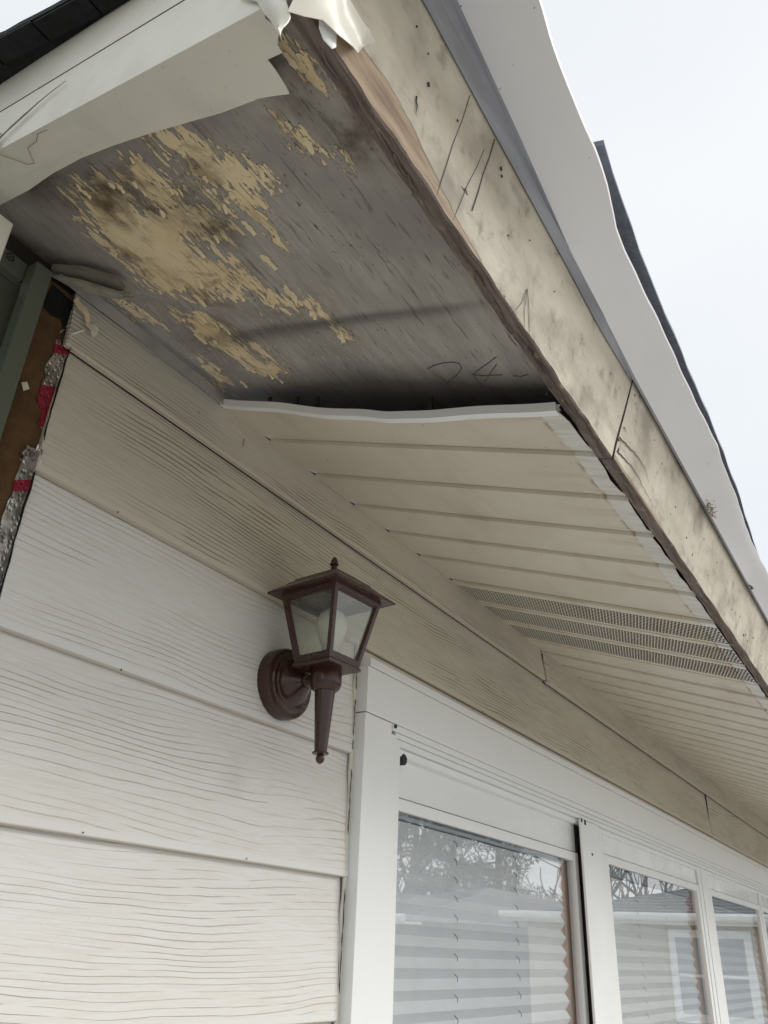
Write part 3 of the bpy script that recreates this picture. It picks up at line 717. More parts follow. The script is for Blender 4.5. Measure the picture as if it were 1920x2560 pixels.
# ------------------------------------------------------------------ eave flashing, bent and wavy
fl = thing('eave_flashing', (0, 0, 0), 'long white aluminium eave flashing with a wavy bent edge above the fascia', 'flashing')
IN = [(.30, -.787, 2.473), (.433, -.781, 2.463), (.613, -.776, 2.448), (.794, -.769, 2.430), (.943, -.768, 2.427), (1.092, -.7665, 2.421), (1.487, -.7665, 2.420), (2.291, -.766, 2.419), (XE, -.766, 2.419)]
OU = [(.33, -.862, 2.431), (.458, -.857, 2.432), (.500, -.852, 2.434), (.569, -.848, 2.435), (.650, -.848, 2.435), (.722, -.842, 2.437), (.792, -.829, 2.442), (.841, -.828, 2.442), (1.094, -.828, 2.442), (1.167, -.828, 2.442), (1.274, -.827, 2.443), (1.389, -.830, 2.442), (1.498, -.823, 2.444), (1.643, -.819, 2.445), (1.839, -.807, 2.450), (1.918, -.8072, 2.450), (2.056, -.809, 2.449), (2.4, -.808, 2.45), (3, -.81, 2.449), (4, -.806, 2.45), (6, -.81, 2.45), (XE, -.808, 2.45)]
OU = [(a, y, z+.006) for a, y, z in OU]
def ip(T, x): A = np.array(T); return np.interp(x, A[:, 0], A[:, 1]), np.interp(x, A[:, 0], A[:, 2])
def hf(x): return np.interp(x, [.3, .51, .75, .9, 1.08, 1.12, XE], [.143, .1425, .1385, .136, .135, .15, .155])
stx = list(np.linspace(.32, 2.6, 150))+list(np.linspace(2.7, XE, 40))
SEC = []
for x in stx:
    yi, zi = ip(IN, x); yo, zo = ip(OU, x); yo += .0006*math.sin(x*23)+.0005*math.sin(x*61+1)
    f0 = fas(x, hf(x)+.0025*math.sin(x*19)*(.5+.5*math.sin(x*7)), .0025); f1 = fas(x, hf(x)+.012, .008)
    SEC.append([tuple(fas(x, hf(x)+.022, .001)), tuple(f0), (x, f1[1]-.002, f1[2]-.002), (x, yi+.004, zi-.001), (x, yi, zi), (x, yi*.7+yo*.3, zi*.7+zo*.3+.0015), (x, yi*.3+yo*.7, zi*.3+zo*.7+.001), (x, yo, zo), (x, yo-.0014, zo+.0025), (x, yo+.001, zo+.004)])
k = len(SEC[0])
def lip_sheet(a, c_, th):
    b = MB(); V = [p for s_ in SEC for p in s_[a:c_]]; kk = c_-a; n_ = len(V); V2 = [(p[0], p[1], p[2]+th) for p in V]
    F = []
    for i in range(len(SEC)-1):
        for q in range(kk-1): g0 = i*kk+q; F += [(g0, g0+1, g0+kk+1, g0+kk), (n_+g0, n_+g0+kk, n_+g0+kk+1, n_+g0+1)]
    for q in range(kk-1): g0 = (len(SEC)-1)*kk+q; F += [(q, n_+q, n_+q+1, q+1), (g0, g0+1, n_+g0+1, n_+g0)]
    for i in range(len(SEC)-1): g0 = i*kk; g1 = i*kk+kk-1; F += [(g0, g0+kk, n_+g0+kk, n_+g0), (g1, n_+g1, n_+g1+kk, g1+kk)]
    b.add(V+V2, F); return b
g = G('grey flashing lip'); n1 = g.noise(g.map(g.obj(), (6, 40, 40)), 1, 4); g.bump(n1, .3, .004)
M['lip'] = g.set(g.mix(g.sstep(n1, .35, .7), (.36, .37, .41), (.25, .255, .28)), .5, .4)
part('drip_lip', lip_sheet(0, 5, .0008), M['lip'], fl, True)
part('face_sheet', lip_sheet(4, 10, .0008), M['flash'], fl, True)
b = MB()
for k_ in range(60):
    p = Vector((1.57+random.gauss(0, .02), -.772+random.gauss(0, .004), 2.416+random.gauss(0, .004))); b.tube([p, p+Vector((random.uniform(-.01, .01), random.uniform(-.005, .002), random.uniform(-.006, .004)))], .0007, 4)
solo('web_clump', b, M['web'], 'tuft of brown cobweb caught on the lower edge of the white flashing', 'cobweb')['kind'] = 'stuff'
b = MB()
for k_ in range(12):
    p = Vector((2.02+random.gauss(0, .007), -.770+random.gauss(0, .002), 2.413+random.gauss(0, .002))); b.tube([p, p+Vector((random.uniform(-.01, .01), random.uniform(-.006, .001), random.uniform(-.004, .004)))], .001, 4)
solo('debris_clump', b, M['gasket'], 'small dark bit of debris on the flashing edge near the right side', 'debris')['kind'] = 'stuff'

# ------------------------------------------------------------------ roof: deck and shingle edges
rf = thing('roof', (0, 0, 0), 'low sloped roof edge with dark shingles overhanging the rake and eave', 'roof')
def roof_z(y, o=2.742): return o+TAN*y
b = MB()
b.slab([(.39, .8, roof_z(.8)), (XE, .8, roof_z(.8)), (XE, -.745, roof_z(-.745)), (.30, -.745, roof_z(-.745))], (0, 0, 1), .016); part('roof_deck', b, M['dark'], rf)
rr = random.Random(3)
def edge_course(name, x0, x1, y_out, o, mat, th=.008, seed=0):
    b = MB(); n = max(2, int((x1-x0)/.05)); r2 = random.Random(seed)
    out_ = []
    for i in range(n+1):
        x = x0+(x1-x0)*i/n; out_.append((x, y_out(x)+r2.uniform(-.0012, .0012)))
    pts = out_; V = []
    for x, y in pts: V += [(x, y, roof_z(y, o)), (x, -.2, roof_z(-.2, o)), (x, -.2, roof_z(-.2, o)+th), (x, y, roof_z(y, o)+th)]
    F = []
    for i in range(n):
        for q in range(4): F.append((i*4+q, i*4+(q+1) % 4, (i+1)*4+(q+1) % 4, (i+1)*4+q))
    F += [(0, 1, 2, 3), (n*4+3, n*4+2, n*4+1, n*4)]
    b.add(V, F); return part(name, b, mat, rf)
DX = [(.684, -.853), (.814, -.844), (.887, -.839), (1.151, -.8335), (1.299, -.832), (1.501, -.828), (1.717, -.818), (1.982, -.801), (2.3, -.79), (XE, -.79)]
edge_course('eave_shingle', .682, XE, lambda x: float(np.interp(x, [q[0] for q in DX], [q[1] for q in DX])), 2.775, M['shingle_grey'], .009, 1)
# upper courses further up the slope, never sharp against the sky
for i in range(5):
    y = -.55+.24*i; b = MB(); b.slab([(.29, y+.3, roof_z(y+.3, 2.786)), (XE, y+.3, roof_z(y+.3, 2.786)), (XE, y, roof_z(y, 2.790)), (.29, y, roof_z(y, 2.790))], (0, 0, 1), .006); part('shingle_course', b, M['shingle'], rf)
# rake overhang: the dark strip seen from below at the upper left
b = MB(); n = 40; V = []
for i in range(n+1):
    y = .8-1.50*i/n; xo = .262-.004*math.sin(y*5)+.0011*rr.uniform(-1, 1)
    xi = .315+.06*y*.5
    zz = 2.737+TAN*y
    V += [(xo, y, zz), (xi+.05, y, zz), (xi+.05, y, zz+.011), (xo, y, zz+.011)]
F = []
for i in range(n):
    for q in range(4): F.append((i*4+q, i*4+(q+1) % 4, (i+1)*4+(q+1) % 4, (i+1)*4+q))
F += [(0, 1, 2, 3), (n*4+3, n*4+2, n*4+1, n*4)]
b.add(V, F); part('rake_shingle', b, M['shingle'], rf)
b = MB()
for i in range(7):
    y = .1-.115*i; b.box(.266+.002*(i % 2), .296, y-.112, y-.001, roof_z(y-.05, 2.7335)-.0015, roof_z(y-.05, 2.7335)+.002)
    b.v[-8:] = [(p[0], p[1], p[2]+TAN*(p[1]-(y-.05))) for p in b.v[-8:]]
parts_each('shingle_underside', b, M['shingle'], rf)

# ------------------------------------------------------------------ rake trim
rk = thing('rake_trim', (0, 0, 0), 'ivory aluminium rake trim along the sloping roof end, its lower corner torn open', 'rake trim')
def rx_(y): return .3205+.067*y             # the trim runs very slightly out of square
def rzl(y): return 2.545+TAN*y              # its lower crease
b = MB(); ya, yb_ = .10, -.676
def rp(y, dx, dz): return (rx_(y)+dx, y, rzl(y)+dz)
n = 30
for lo, hi, dx, nm in ((.0, .0965, 0, 'lower_face'), (.1003, .1925, .0035, 'upper_face')):
    b = MB(); b.grid(lambda u, v: rp(ya+(yb_-ya)*u, dx+.0015*math.sin(v*3.1)*math.sin(u*7)+(0 if v > .02 else .0), lo+(hi-lo)*v+(.0015*math.sin(u*9) if lo else 0)), n, 6, (.001, 0, 0)); part(nm, b, M['cream_metal'], rk, True)
b = MB(); b.grid(lambda u, v: rp(ya+(yb_-ya)*u, .002, .0955+.010*v), n, 1, (.001, 0, 0)); part('lap_seam', b, M['dark'], rk)
b = MB(); b.grid(lambda u, v: rp(ya+(yb_+.004*math.sin(v*9)-ya+.012*v)*u, .041*v+.0002, -.001*math.sin(math.pi*v)), n, 5, (0, 0, .001)); part('bottom_face', b, M['cream_metal'], rk, True)
# inner flap torn in a curve
FE = [(-.02,.07),(-.10,.067),(-.152,.065),(-.23,.057),(-.304,.054),(-.37,.0565),(-.432,.061),(-.50,.068),(-.543,.073),(-.60,.075),(-.618,.079),(-.634,.0835),(-.637,.075),(-.639,.066),(-.641,.055),(-.642,.046)]
b = MB()
def flap(u, v):
    q = u*(len(FE)-1); i = min(int(q), len(FE)-2); f = q-i
    y = FE[i][0]+(FE[i+1][0]-FE[i][0])*f; wv_ = FE[i][1]+(FE[i+1][1]-FE[i][1])*f
    wv_ = max(wv_, .0)
    x0 = .0412; x1 = max(x0+.001, wv_+.0)
    return rp(y, x0+(x1-x0)*v, .0008+.16*v*max(0, x1-x0))
b.grid(flap, 90, 6, (0, 0, .001)); part('torn_flap', b, M['cream_metal'], rk, True, label='curved torn inner flap of the rake trim')
# crumpled lower corner
def sheet(name, pts, centre, mat, th, bulge, parent):
    """bent metal sheet: rings of the outline shrink to a lifted centre"""
    b = MB(); P = [Vector(p) for p in pts]; c_ = Vector(centre); V = []; k = len(P); rings = 4; r2 = random.Random(name+str(k))
    for q in range(rings):
        f = q/rings
        for p in P: V.append(p.lerp(c_, f)+Vector(bulge)*(math.sin(f*math.pi*.5))+Vector((r2.uniform(-1, 1), r2.uniform(-1, 1), r2.uniform(-1, 1)))*.0005)
    V.append(c_+Vector(bulge)); F = []
    for q in range(rings-1):
        for i in range(k): F.append((q*k+i, q*k+(i+1) % k, (q+1)*k+(i+1) % k, (q+1)*k+i))
    for i in range(k): F.append(((rings-1)*k+i, (rings-1)*k+(i+1) % k, rings*k))
    n_ = len(V); V2 = [v+Vector(th) for v in V]; F2 = [tuple(x+n_ for x in f)[::-1] for f in F]; F3 = [(i, (i+1) % k, n_+(i+1) % k, n_+i) for i in range(k)]
    b.add(V+V2, F+F2+F3); return part(name, b, mat, parent, True)
def lerp_curve(T, u):
    q = u*(len(T)-1); i = min(int(q), len(T)-2); return Vector(T[i]).lerp(Vector(T[i+1]), q-i)
LE = [(.276, -.640, 2.352), (.274, -.668, 2.318), (.273, -.680, 2.290), (.273, -.688, 2.274), (.273, -.695, 2.258), (.272, -.704, 2.236)]
RE = [(.276, -.672, 2.352), (.273, -.703, 2.290), (.2715, -.709, 2.272), (.2715, -.711, 2.259), (.2715, -.708, 2.246), (.2718, -.7055, 2.2355)]
b = MB(); b.grid(lambda u, v: lerp_curve(LE, u).lerp(lerp_curve(RE, u), v)+Vector((-.007*math.sin(math.pi*v)*(1-.4*u)-.0018*math.sin(u*11+v*4), -.002*math.sin(math.pi*v), 0)), 20, 10, (.0012, 0, 0)); part('crumpled_corner', b, M['cream_metal'], rk, True)
TE = [(.262, .075), (.285, .062), (.305, .052), (.318, .041), (.338, .044), (.352, .048), (.3615, .0435)]
BE = [(.270, -.030), (.284, -.020), (.2995, -.006), (.318, .0005), (.3395, .011), (.3495, .0155), (.353, .0275)]
def cflap(u, v):
    q = u*(len(TE)-1); i = min(int(q), len(TE)-2); f = q-i
    xt = TE[i][0]+(TE[i+1][0]-TE[i][0])*f; ht2 = TE[i][1]+(TE[i+1][1]-TE[i][1])*f; xb2 = BE[i][0]+(BE[i+1][0]-BE[i][0])*f; hb2 = BE[i][1]+(BE[i+1][1]-BE[i][1])*f
    return fas(xb2+(xt-xb2)*v, hb2+(ht2-hb2)*v, .011+.006*math.sin(u*5.2)*(.3+.7*v)+.004*math.sin(v*4+u*3)-.004*(1-v)*u)
b = MB(); b.grid(cflap, 30, 10, tuple(FN*.001)); part('bent_corner_flap', b, M['cream_metal'], rk, True)
sheet('pale_tear', [(.303, -.717, 2.292), (.322, -.720, 2.302), (.328, -.7165, 2.290), (.325, -.7145, 2.284), (.313, -.7145, 2.282), (.305, -.7155, 2.286)], (.316, -.717, 2.290), M['white'], (0, .001, 0), (0, -.001, 0), rk)
# cobwebs and a loose thread at the upper end of the rake trim
b = MB(); r2 = random.Random(2)
def rpt(y, dz, o=.004): return Vector((rx_(y)-o, y, rzl(y)+dz))
main = [(-.158, .012), (-.185, .018), (-.212, .030), (-.24, .042), (-.27, .052), (-.30, .060), (-.33, .066)]
for k_ in range(7):
    q_ = main[:7-k_//2]; b.tube([rpt(y+r2.uniform(-.003, .003), dz+r2.uniform(-.0025, .0025)*(1-i/7)) for i, (y, dz) in enumerate(q_)], [.0011*(1-.8*i/len(q_)) for i in range(len(q_))], 4)
for k_ in range(90):
    p = rpt(-.168+r2.gauss(0, .012), .004+r2.gauss(0, .007), .006); b.tube([p, p+Vector((r2.uniform(-.003, .003), r2.uniform(-.008, .008), r2.uniform(-.007, .007)))], .0008, 4)
b.tube([(rx_(y)+dx, y, rzl(y)-.004) for y, dx in ((-.185, .002), (-.205, .020), (-.215, .030), (-.228, .032), (-.232, .026), (-.245, .012), (-.27, .010), (-.285, .003), (-.305, .004))], .00055, 5)
solo('cobweb', b, M['web'], 'wispy brown cobweb strands across the upper end of the ivory rake trim', 'cobweb')['kind'] = 'stuff'

# ------------------------------------------------------------------ window band
wn = thing('window', (1.46, 0, .9), 'long white window band of four bays under a deep white header beside the siding', 'window')
ZS = .9
b = MB(); b.box(1.4645, 1.575, -.022, .02, ZS, 2.0515, .0018); b.box(1.578, 1.607, -.0175, .02, ZS, 2.03, .0015); b.box(1.609, 1.632, -.011, .02, ZS, 2.016, .0012); parts_each('left_casing', b, M['white'], wn)
b = MB(); b.extrude_x([(-.022, 2.054), (-.0232, 2.056), (-.0232, 2.154), (-.022, 2.156), (.02, 2.156), (.02, 2.054)], 1.4645, XE, 1); part('header', b, M['white'], wn)
b = MB(); b.extrude_x([(-.0250, 2.1575), (-.0255, 2.159), (-.0245, 2.176), (-.022, 2.178), (.004, 2.201), (.02, 2.201), (.02, 2.1575)], 1.4645+.006, XE, 1); part('drip_cap', b, M['white'], wn)
b = MB(); b.extrude_x([(-.0195, 2.038), (-.0205, 2.040), (-.0205, 2.0525), (.02, 2.0525), (.02, 2.038)], 1.580, XE); b.extrude_x([(-.0155, 2.026), (-.0165, 2.028), (-.0165, 2.0365), (.02, 2.0365), (.02, 2.026)], 1.600, XE); b.extrude_x([(-.0115, 2.0125), (-.0125, 2.0145), (-.0125, 2.0245), (.02, 2.0245), (.02, 2.0125)], 1.613, XE); parts_each('header_moulding', b, M['white'], wn)
b = MB(); b.box(1.55, XE, .0, .02, 1.995, 2.011); part('header_underside', b, M['white'], wn)
b = MB(); r2 = random.Random(9); zz = [ZS+(2.205-ZS)*i/60 for i in range(61)]
def caulk(u, v):
    i = u*60; z = ZS+(2.206-ZS)*u; wob = .0016*math.sin(z*41)+.0012*math.sin(z*97+1)
    x = 1.4545-.010*(z < 1.72)*0+(.0105+.0015*math.sin(z*33))*v+(1-v)*wob-.003*(1-v); return (x, .006-.0055*math.sin(math.pi*min(1, v*.8+.2)), z)
b.grid(caulk, 90, 5, (0, .004, 0)); part('caulk_bead', b, M['caulk'], wn, True)
b = MB()
for z0, z1 in ((2.10, 2.18), (2.0, 2.08), (1.97, 1.99), (1.52, 1.70), (1.80, 1.93)):
    xx = 1.4535 if z0 > 1.95 else 1.4535
    P = [(xx+random.uniform(-.001, .001), -.0003, z0+(z1-z0)*i/12) for i in range(13)]; b.tube(P, [.0002+.0011*abs(math.sin(i*1.3)) for i in range(13)], 5)
parts_each('caulk_crack', b, M['steel'], wn)
b = MB(); b.lathe([(.0045, 0), (.0045, -.003), (.003, -.004)], (1.590, -.0205, 2.0475), 'y', 12); b.lathe([(.013, 0), (.013, -.012), (.011, -.014)], (1.668, .012, 1.990), 'y', 20); parts_each('cap_plug', b, M['gasket'], wn)
def sash(x0, x1, y0, zt, zp, zr, sl, sr, gy, name='sash'):
    """panel on top, rail under it, two stiles, glass"""
    s_ = MB(); s_.box(x0, x0+sl, y0, y0+.03, ZS, zp, .0015); s_.box(x1-sr, x1, y0, y0+.03, ZS, zp, .0015)
    o = bpy.data.objects.new(name, None); col.objects.link(o); o.parent = wn; ORG[o.name] = ORG[wn.name]; parts_each('stile', s_, M['white'], o)
    p_ = MB(); p_.grid(lambda u, v: (x0+.003+(x1-x0-.006)*u, y0+.007+.0012*math.sin(u*5+1)*math.sin(v*3), zp+.0035+(zt-zp-.0035)*v), 14, 6, (0, .01, 0)); part('upper_panel', p_, M['white_gloss'], o, True)
    r_ = MB(); r_.box(x0+sl+.0005, x1-sr-.0005, y0+.001, y0+.028, zr, zp, .0015); part('rail', r_, M['white'], o)
    g_ = MB(); g_.box(x0+sl-.004, x1-sr+.004, gy, gy+.004, ZS, zr+.002); part('pane', g_, M['glass'], o)
    return o
sash(1.58, 2.838, .010, 2.012, 1.9045, 1.8775, .055, .032, .020)
sash(3.035, 4.494, .000, 2.012, 1.9275, 1.8985, .095, .040, .010)
sash(4.722, 6.110, .000, 2.012, 1.9275, 1.8985, .040, .040, .010)
sash(6.175, 7.55, .000, 2.012, 1.9275, 1.8985, .040, .040, .010)
b = MB(); b.box(2.806, 2.978, -.0205, -.0120, ZS, 2.008, .0015); part('mullion_cover', b, M['white'], wn)
b = MB(); b.box(2.979, 3.033, -.008, .02, ZS, 2.0105, .0015); b.box(3.036, 3.060, -.004, -.0008, ZS, 2.0105, .001); parts_each('mullion_track', b, M['white'], wn)
for x0 in (4.497, 6.113, 7.553):
    b = MB(); w_ = .222 if x0 < 5 else (.059 if x0 < 7 else .2)
    b.box(x0, x0+w_*.25, -.004, .02, ZS, 2.011, .0015); b.box(x0+w_*.27, x0+w_*.62, -.007, .02, ZS, 2.011, .0015); b.box(x0+w_*.64, x0+w_, -.003, .02, ZS, 2.011, .0015); parts_each('mullion', b, M['white'], wn)
b = MB(); b.box(7.755, XE, -.01, .02, ZS, 2.011); part('side_panel', b, M['siding_far'], wn)
b = MB(); b.box(2.8395, 2.86, .012, .04, ZS, 2.0); part('gasket', b, M['gasket'], wn)
b = MB(); b.lathe([(.0045, 0), (.0045, -.0015), (.003, -.003)], (2.893, -.0205, 1.906), 'y', 12); part('screw', b, M['steel'], wn)
b = MB(); b.box(2.838, 2.850, -.0225, -.0206, 1.994, 2.010); b.box(2.806, 2.815, -.0228, -.0206, 1.999, 2.0105); parts_each('slot', b, M['gasket'], wn)
for x0, x1 in ((1.60, 2.84), (3.06, 4.47), (4.74, 6.10), (6.2, 7.54)):
    yj = .046 if x0 < 2 else .037; b = MB(); b.box(x1-.045, x1-.005, yj, .145, ZS, 1.99); b.box(x0, x0+.03, .05, .145, ZS, 1.99); b.box(x0+.031, x1-.046, .11, .145, 1.89, 1.99); b.box(x1-.14 if x0 < 2 else x1-.18, x1-.0452, yj+.001, yj+.012, ZS, 1.885); parts_each('inner_jamb', b, M['tan_wood'], wn)
b = MB(); b.box(1.55, XE, .0, .16, ZS-.06, ZS-.001, .002); part('sill', b, M['white'], wn)
b = MB(); b.add([(1.0, .15, -.2), (XE+.2, .15, -.2), (XE+.2, 3.5, -.2), (1.0, 3.5, -.2), (1.0, .15, 2.5), (XE+.2, .15, 2.5), (XE+.2, 3.5, 2.5), (1.0, 3.5, 2.5)], [(0, 1, 2, 3), (4, 5, 6, 7), (2, 3, 7, 6), (0, 3, 7, 4), (1, 2, 6, 5)]); structure(part('room', b, M['room']))

# pleated blinds
def blind(x0, x1, y, label):
    t = thing('pleated_blind', (x0, y, ZS), label, 'blind', 'pleated blinds behind the window glass')
    b = MB(); pitch = .0425; n = int((1.86-ZS)/pitch*2); V = []
    for i in range(n+1):
        z = 1.86-i*pitch/2; yy = y+(.0065 if i % 2 else -.0065); dx = -.003 if i % 2 else .002
        V += [(x0, yy, z), (x1+dx, yy, z)]
    b.add(V, [(2*i, 2*i+1, 2*i+3, 2*i+2) for i in range(n)])
    o = part('fabric', b, M['blind'], t); md = o.modifiers.new('thickness', 'SOLIDIFY'); md.thickness = .0008
    b = MB(); b.box(x0, x1+.004, y-.014, y+.014, 1.862, 1.892, .002); part('headrail', b, M['headrail'], t)
    for f in (.32, .66):
        b = MB(); xx = x0+(x1-x0)*f
        for i in range(1, n-1, 2):
            z = 1.86-i*pitch/2; b.tube([(xx, y+.004, z+.014), (xx+.0008, y-.0095, z+.002), (xx+.001, y-.0085, z-.006)], .0009, 4)
        parts_each('lift_cord', b, M['steel'], t)
    return t
blind(1.635, 2.722, .034, 'white pleated blind behind the first large window bay nearest the lamp')
blind(3.10, 4.32, .025, 'white pleated blind in the second window bay, right of the wide white mullion')
blind(4.77, 5.93, .025, 'white pleated blind in the third window bay from the lamp')
blind(6.24, 7.45, .025, 'white pleated blind in the farthest window bay at the right edge')

# ------------------------------------------------------------------ wall lamp
XL, YL, PH = 1.19, -.1118, -.0894
lp = thing('wall_lamp', (XL, 0, 2.04), 'dark brown coach lantern wall lamp with bulb and glass panes mounted on the siding', 'lamp')
mat = M['brown_lamp']
b = MB(); b.lathe([(.055, .012), (.0675, .006), (.0685, -.018), (.066, -.024), (.0585, -.026), (.0565, -.030), (.051, -.031), (.0495, -.035), (.043, -.036), (.039, -.040), (.030, -.049), (.0205, -.057), (.016, -.061)], (1.196, 0, 2.042), 'y', 48); part('backplate', b, mat, lp, True)
b = MB(); b.tube([(1.196, -.055, 2.042), (1.194, -.075, 2.0415), (1.191, -.092, 2.040), (1.19, YL, 2.038)], [.014, .0105, .0095, .011], 16); part('arm', b, mat, lp, True)
b = MB(); b.tube([(1.186, -.070, 2.042), (1.178, -.072, 2.042)], .0025, 8); part('set_screw', b, mat, lp, True)
def rot2(px, py): return (XL+px*math.cos(PH)-py*math.sin(PH), YL+px*math.sin(PH)+py*math.cos(PH))
b = MB(); b.lathe([(.0215, 2.0145), (.0265, 2.0185), (.0295, 2.0265), (.0300, 2.030), (.0300, 2.049), (.0285, 2.0515), (.0285, 2.0555)], (XL, YL, 0), 'z', 36); part('collar', b, mat, lp, True)
b = MB(); b.lathe([(.0112, 1.903), (.0195, 2.0205)], (XL, YL, 0), 'z', 32); part('stem', b, mat, lp, True)
b = MB(); b.lathe([(.0145, 1.9005), (.0152, 1.902), (.0145, 1.9035)], (XL, YL, 0), 'z', 32); part('stem_ring', b, mat, lp, True)
b = MB(); b.lathe([(.002, 1.8835), (.0062, 1.8865), (.0082, 1.8915), (.0072, 1.8965), (.0055, 1.9007)], (XL, YL, 0), 'z', 24); part('stem_ball', b, mat, lp, True)
hb, ht, zb_, zt_ = .0418, .0690, 2.0555, 2.1985
def hw(z): return hb+(ht-hb)*(z-2.0605)/(zt_-2.0605)
b = MB()                                     # bottom tray
ring = []
for hh_, z in ((hb+.001, 2.0555), (hb+.0035, 2.0565), (hb+.0042, 2.0605), (hb+.0025, 2.0635), (hb-.004, 2.0638)):
    ring.append([(*rot2(sx*hh_, sy*hh_), z) for sx, sy in ((-1, -1), (1, -1), (1, 1), (-1, 1))])
V = [p for q in ring for p in q]; F = [(i*4+j, i*4+(j+1) % 4, (i+1)*4+(j+1) % 4, (i+1)*4+j) for i in range(len(ring)-1) for j in range(4)]+[(0, 1, 2, 3), tuple(range((len(ring)-1)*4, len(ring)*4))]
b.add(V, F); part('base_tray', b, mat, lp)
def frust(z0, z1, off0, off1):
    return [[(*rot2(sx*(hw(z)+o), sy*(hw(z)+o)), z) for sx, sy in ((-1, -1), (1, -1), (1, 1), (-1, 1))] for z, o in ((z0, off0), (z1, off1))]
fr = thing and MB()
for k_ in range(4):                          # each side: two corner bars, top and bottom bars
    def sp(s_, z, d):                        # s_: -1..1 across the face; d: depth inward
        h = hw(z)-d; px, py = ((s_*h, -h), (h, s_*h), (-s_*h, h), (-h, -s_*h))[k_]; return (*rot2(px, py), z)
    def bar(s0, s1, z0, z1, d=.0045):
        wv_ = lambda s_, z: s_
        P = [sp(s0, z0, -.0006), sp(s1, z0, -.0006), sp(s1, z1, -.0006), sp(s0, z1, -.0006), sp(s0, z0, d), sp(s1, z0, d), sp(s1, z1, d), sp(s0, z1, d)]
        fr.add(P, [(0, 1, 2, 3), (7, 6, 5, 4), (0, 4, 5, 1), (1, 5, 6, 2), (2, 6, 7, 3), (3, 7, 4, 0)])
    z0, z1 = 2.0637, 2.1975
    def cbar(sgn):
        w0, w1 = .0085/hw(z0), .0085/hw(z1); a0, a1 = sgn*1.0, sgn*1.0
        P = []
        for d in (-.0006, .0045): P += [sp(a0, z0, d), sp(sgn*(1-w0), z0, d), sp(sgn*(1-w1), z1, d), sp(a1, z1, d)]
        fr.add(P, [(0, 1, 2, 3), (7, 6, 5, 4), (0, 4, 5, 1), (1, 5, 6, 2), (2, 6, 7, 3), (3, 7, 4, 0)])
    cbar(-1); cbar(1)
    for za, zb2 in ((2.0637, 2.0745), (2.1885, 2.1975)):
        m0 = 1-.0085/hw(za); m1 = 1-.0085/hw(zb2); P = []
        for d in (-.0004, .0043): P += [sp(-m0, za, d), sp(m0, za, d), sp(m1, zb2, d), sp(-m1, zb2, d)]
        fr.add(P, [(0, 1, 2, 3), (7, 6, 5, 4), (0, 4, 5, 1), (1, 5, 6, 2), (2, 6, 7, 3), (3, 7, 4, 0)])
    # inner bead
    for za, zb2, e0 in ((2.0745, 2.0768, .0085), (2.1862, 2.1885, .0085)):
        m0 = 1-e0/hw(za); m1 = 1-e0/hw(zb2); P = []
        for d in (.0012, .0043): P += [sp(-m0, za, d), sp(m0, za, d), sp(m1, zb2, d), sp(-m1, zb2, d)]
        fr.add(P, [(0, 1, 2, 3), (7, 6, 5, 4), (0, 4, 5, 1), (1, 5, 6, 2), (2, 6, 7, 3), (3, 7, 4, 0)])
    gl = MB(); e = .006; P = []
    za, zb2 = 2.070, 2.193
    for d in (.0050, .0062): P += [sp(-(1-e/hw(za)), za, d), sp(1-e/hw(za), za, d), sp(1-e/hw(zb2), zb2, d), sp(-(1-e/hw(zb2)), zb2, d)]
    gl.add(P, [(0, 1, 2, 3), (7, 6, 5, 4), (0, 4, 5, 1), (1, 5, 6, 2), (2, 6, 7, 3), (3, 7, 4, 0)]); part('pane', gl, M['lamp_glass'], lp)
part('cage_frame', fr, mat, lp)
b = MB()                                     # stepped roof
ring = []
for hh_, z in ((.066, 2.1978), (.0885, 2.1978), (.0895, 2.1995), (.0893, 2.2015), (.072, 2.2155), (.0655, 2.2165), (.0645, 2.2215), (.058, 2.2275), (.054, 2.2295), (.053, 2.233), (.030, 2.2455), (.010, 2.2545)):
    ring.append([(*rot2(sx*hh_, sy*hh_), z) for sx, sy in ((-1, -1), (1, -1), (1, 1), (-1, 1))])
V = [p for q in ring for p in q]; F = [(i*4+j, i*4+(j+1) % 4, (i+1)*4+(j+1) % 4, (i+1)*4+j) for i in range(len(ring)-1) for j in range(4)]+[(0, 1, 2, 3), tuple(range((len(ring)-1)*4, len(ring)*4))]
b.add(V, F); part('lamp_roof', b, M['brown_lamp'], lp)
b = MB(); b.lathe([(.0062, 2.250), (.0066, 2.262), (.0060, 2.2695), (.0090, 2.2715), (.0094, 2.2735), (.0066, 2.2755), (.0066, 2.2785), (.0072, 2.2805), (.0058, 2.2835), (.0042, 2.2850), (.0046, 2.2870), (.0030, 2.2885), (.0006, 2.2895)], (XL, YL, 0), 'z', 20); part('finial', b, mat, lp, True)
b = MB(); b.lathe([(.013, 2.068), (.0135, 2.088), (.017, 2.102), (.0255, 2.122), (.0300, 2.140), (.0295, 2.152), (.0250, 2.165), (.016, 2.174), (.006, 2.1775), (.0008, 2.178)], (XL+.004, YL-.002, 0), 'z', 32); part('bulb', b, M['bulb'], lp, True)
b = MB(); b.lathe([(.017, 2.0639), (.017, 2.0795), (.0145, 2.0805)], (XL+.004, YL-.002, 0), 'z', 20); part('socket', b, M['scrap'], lp, True)

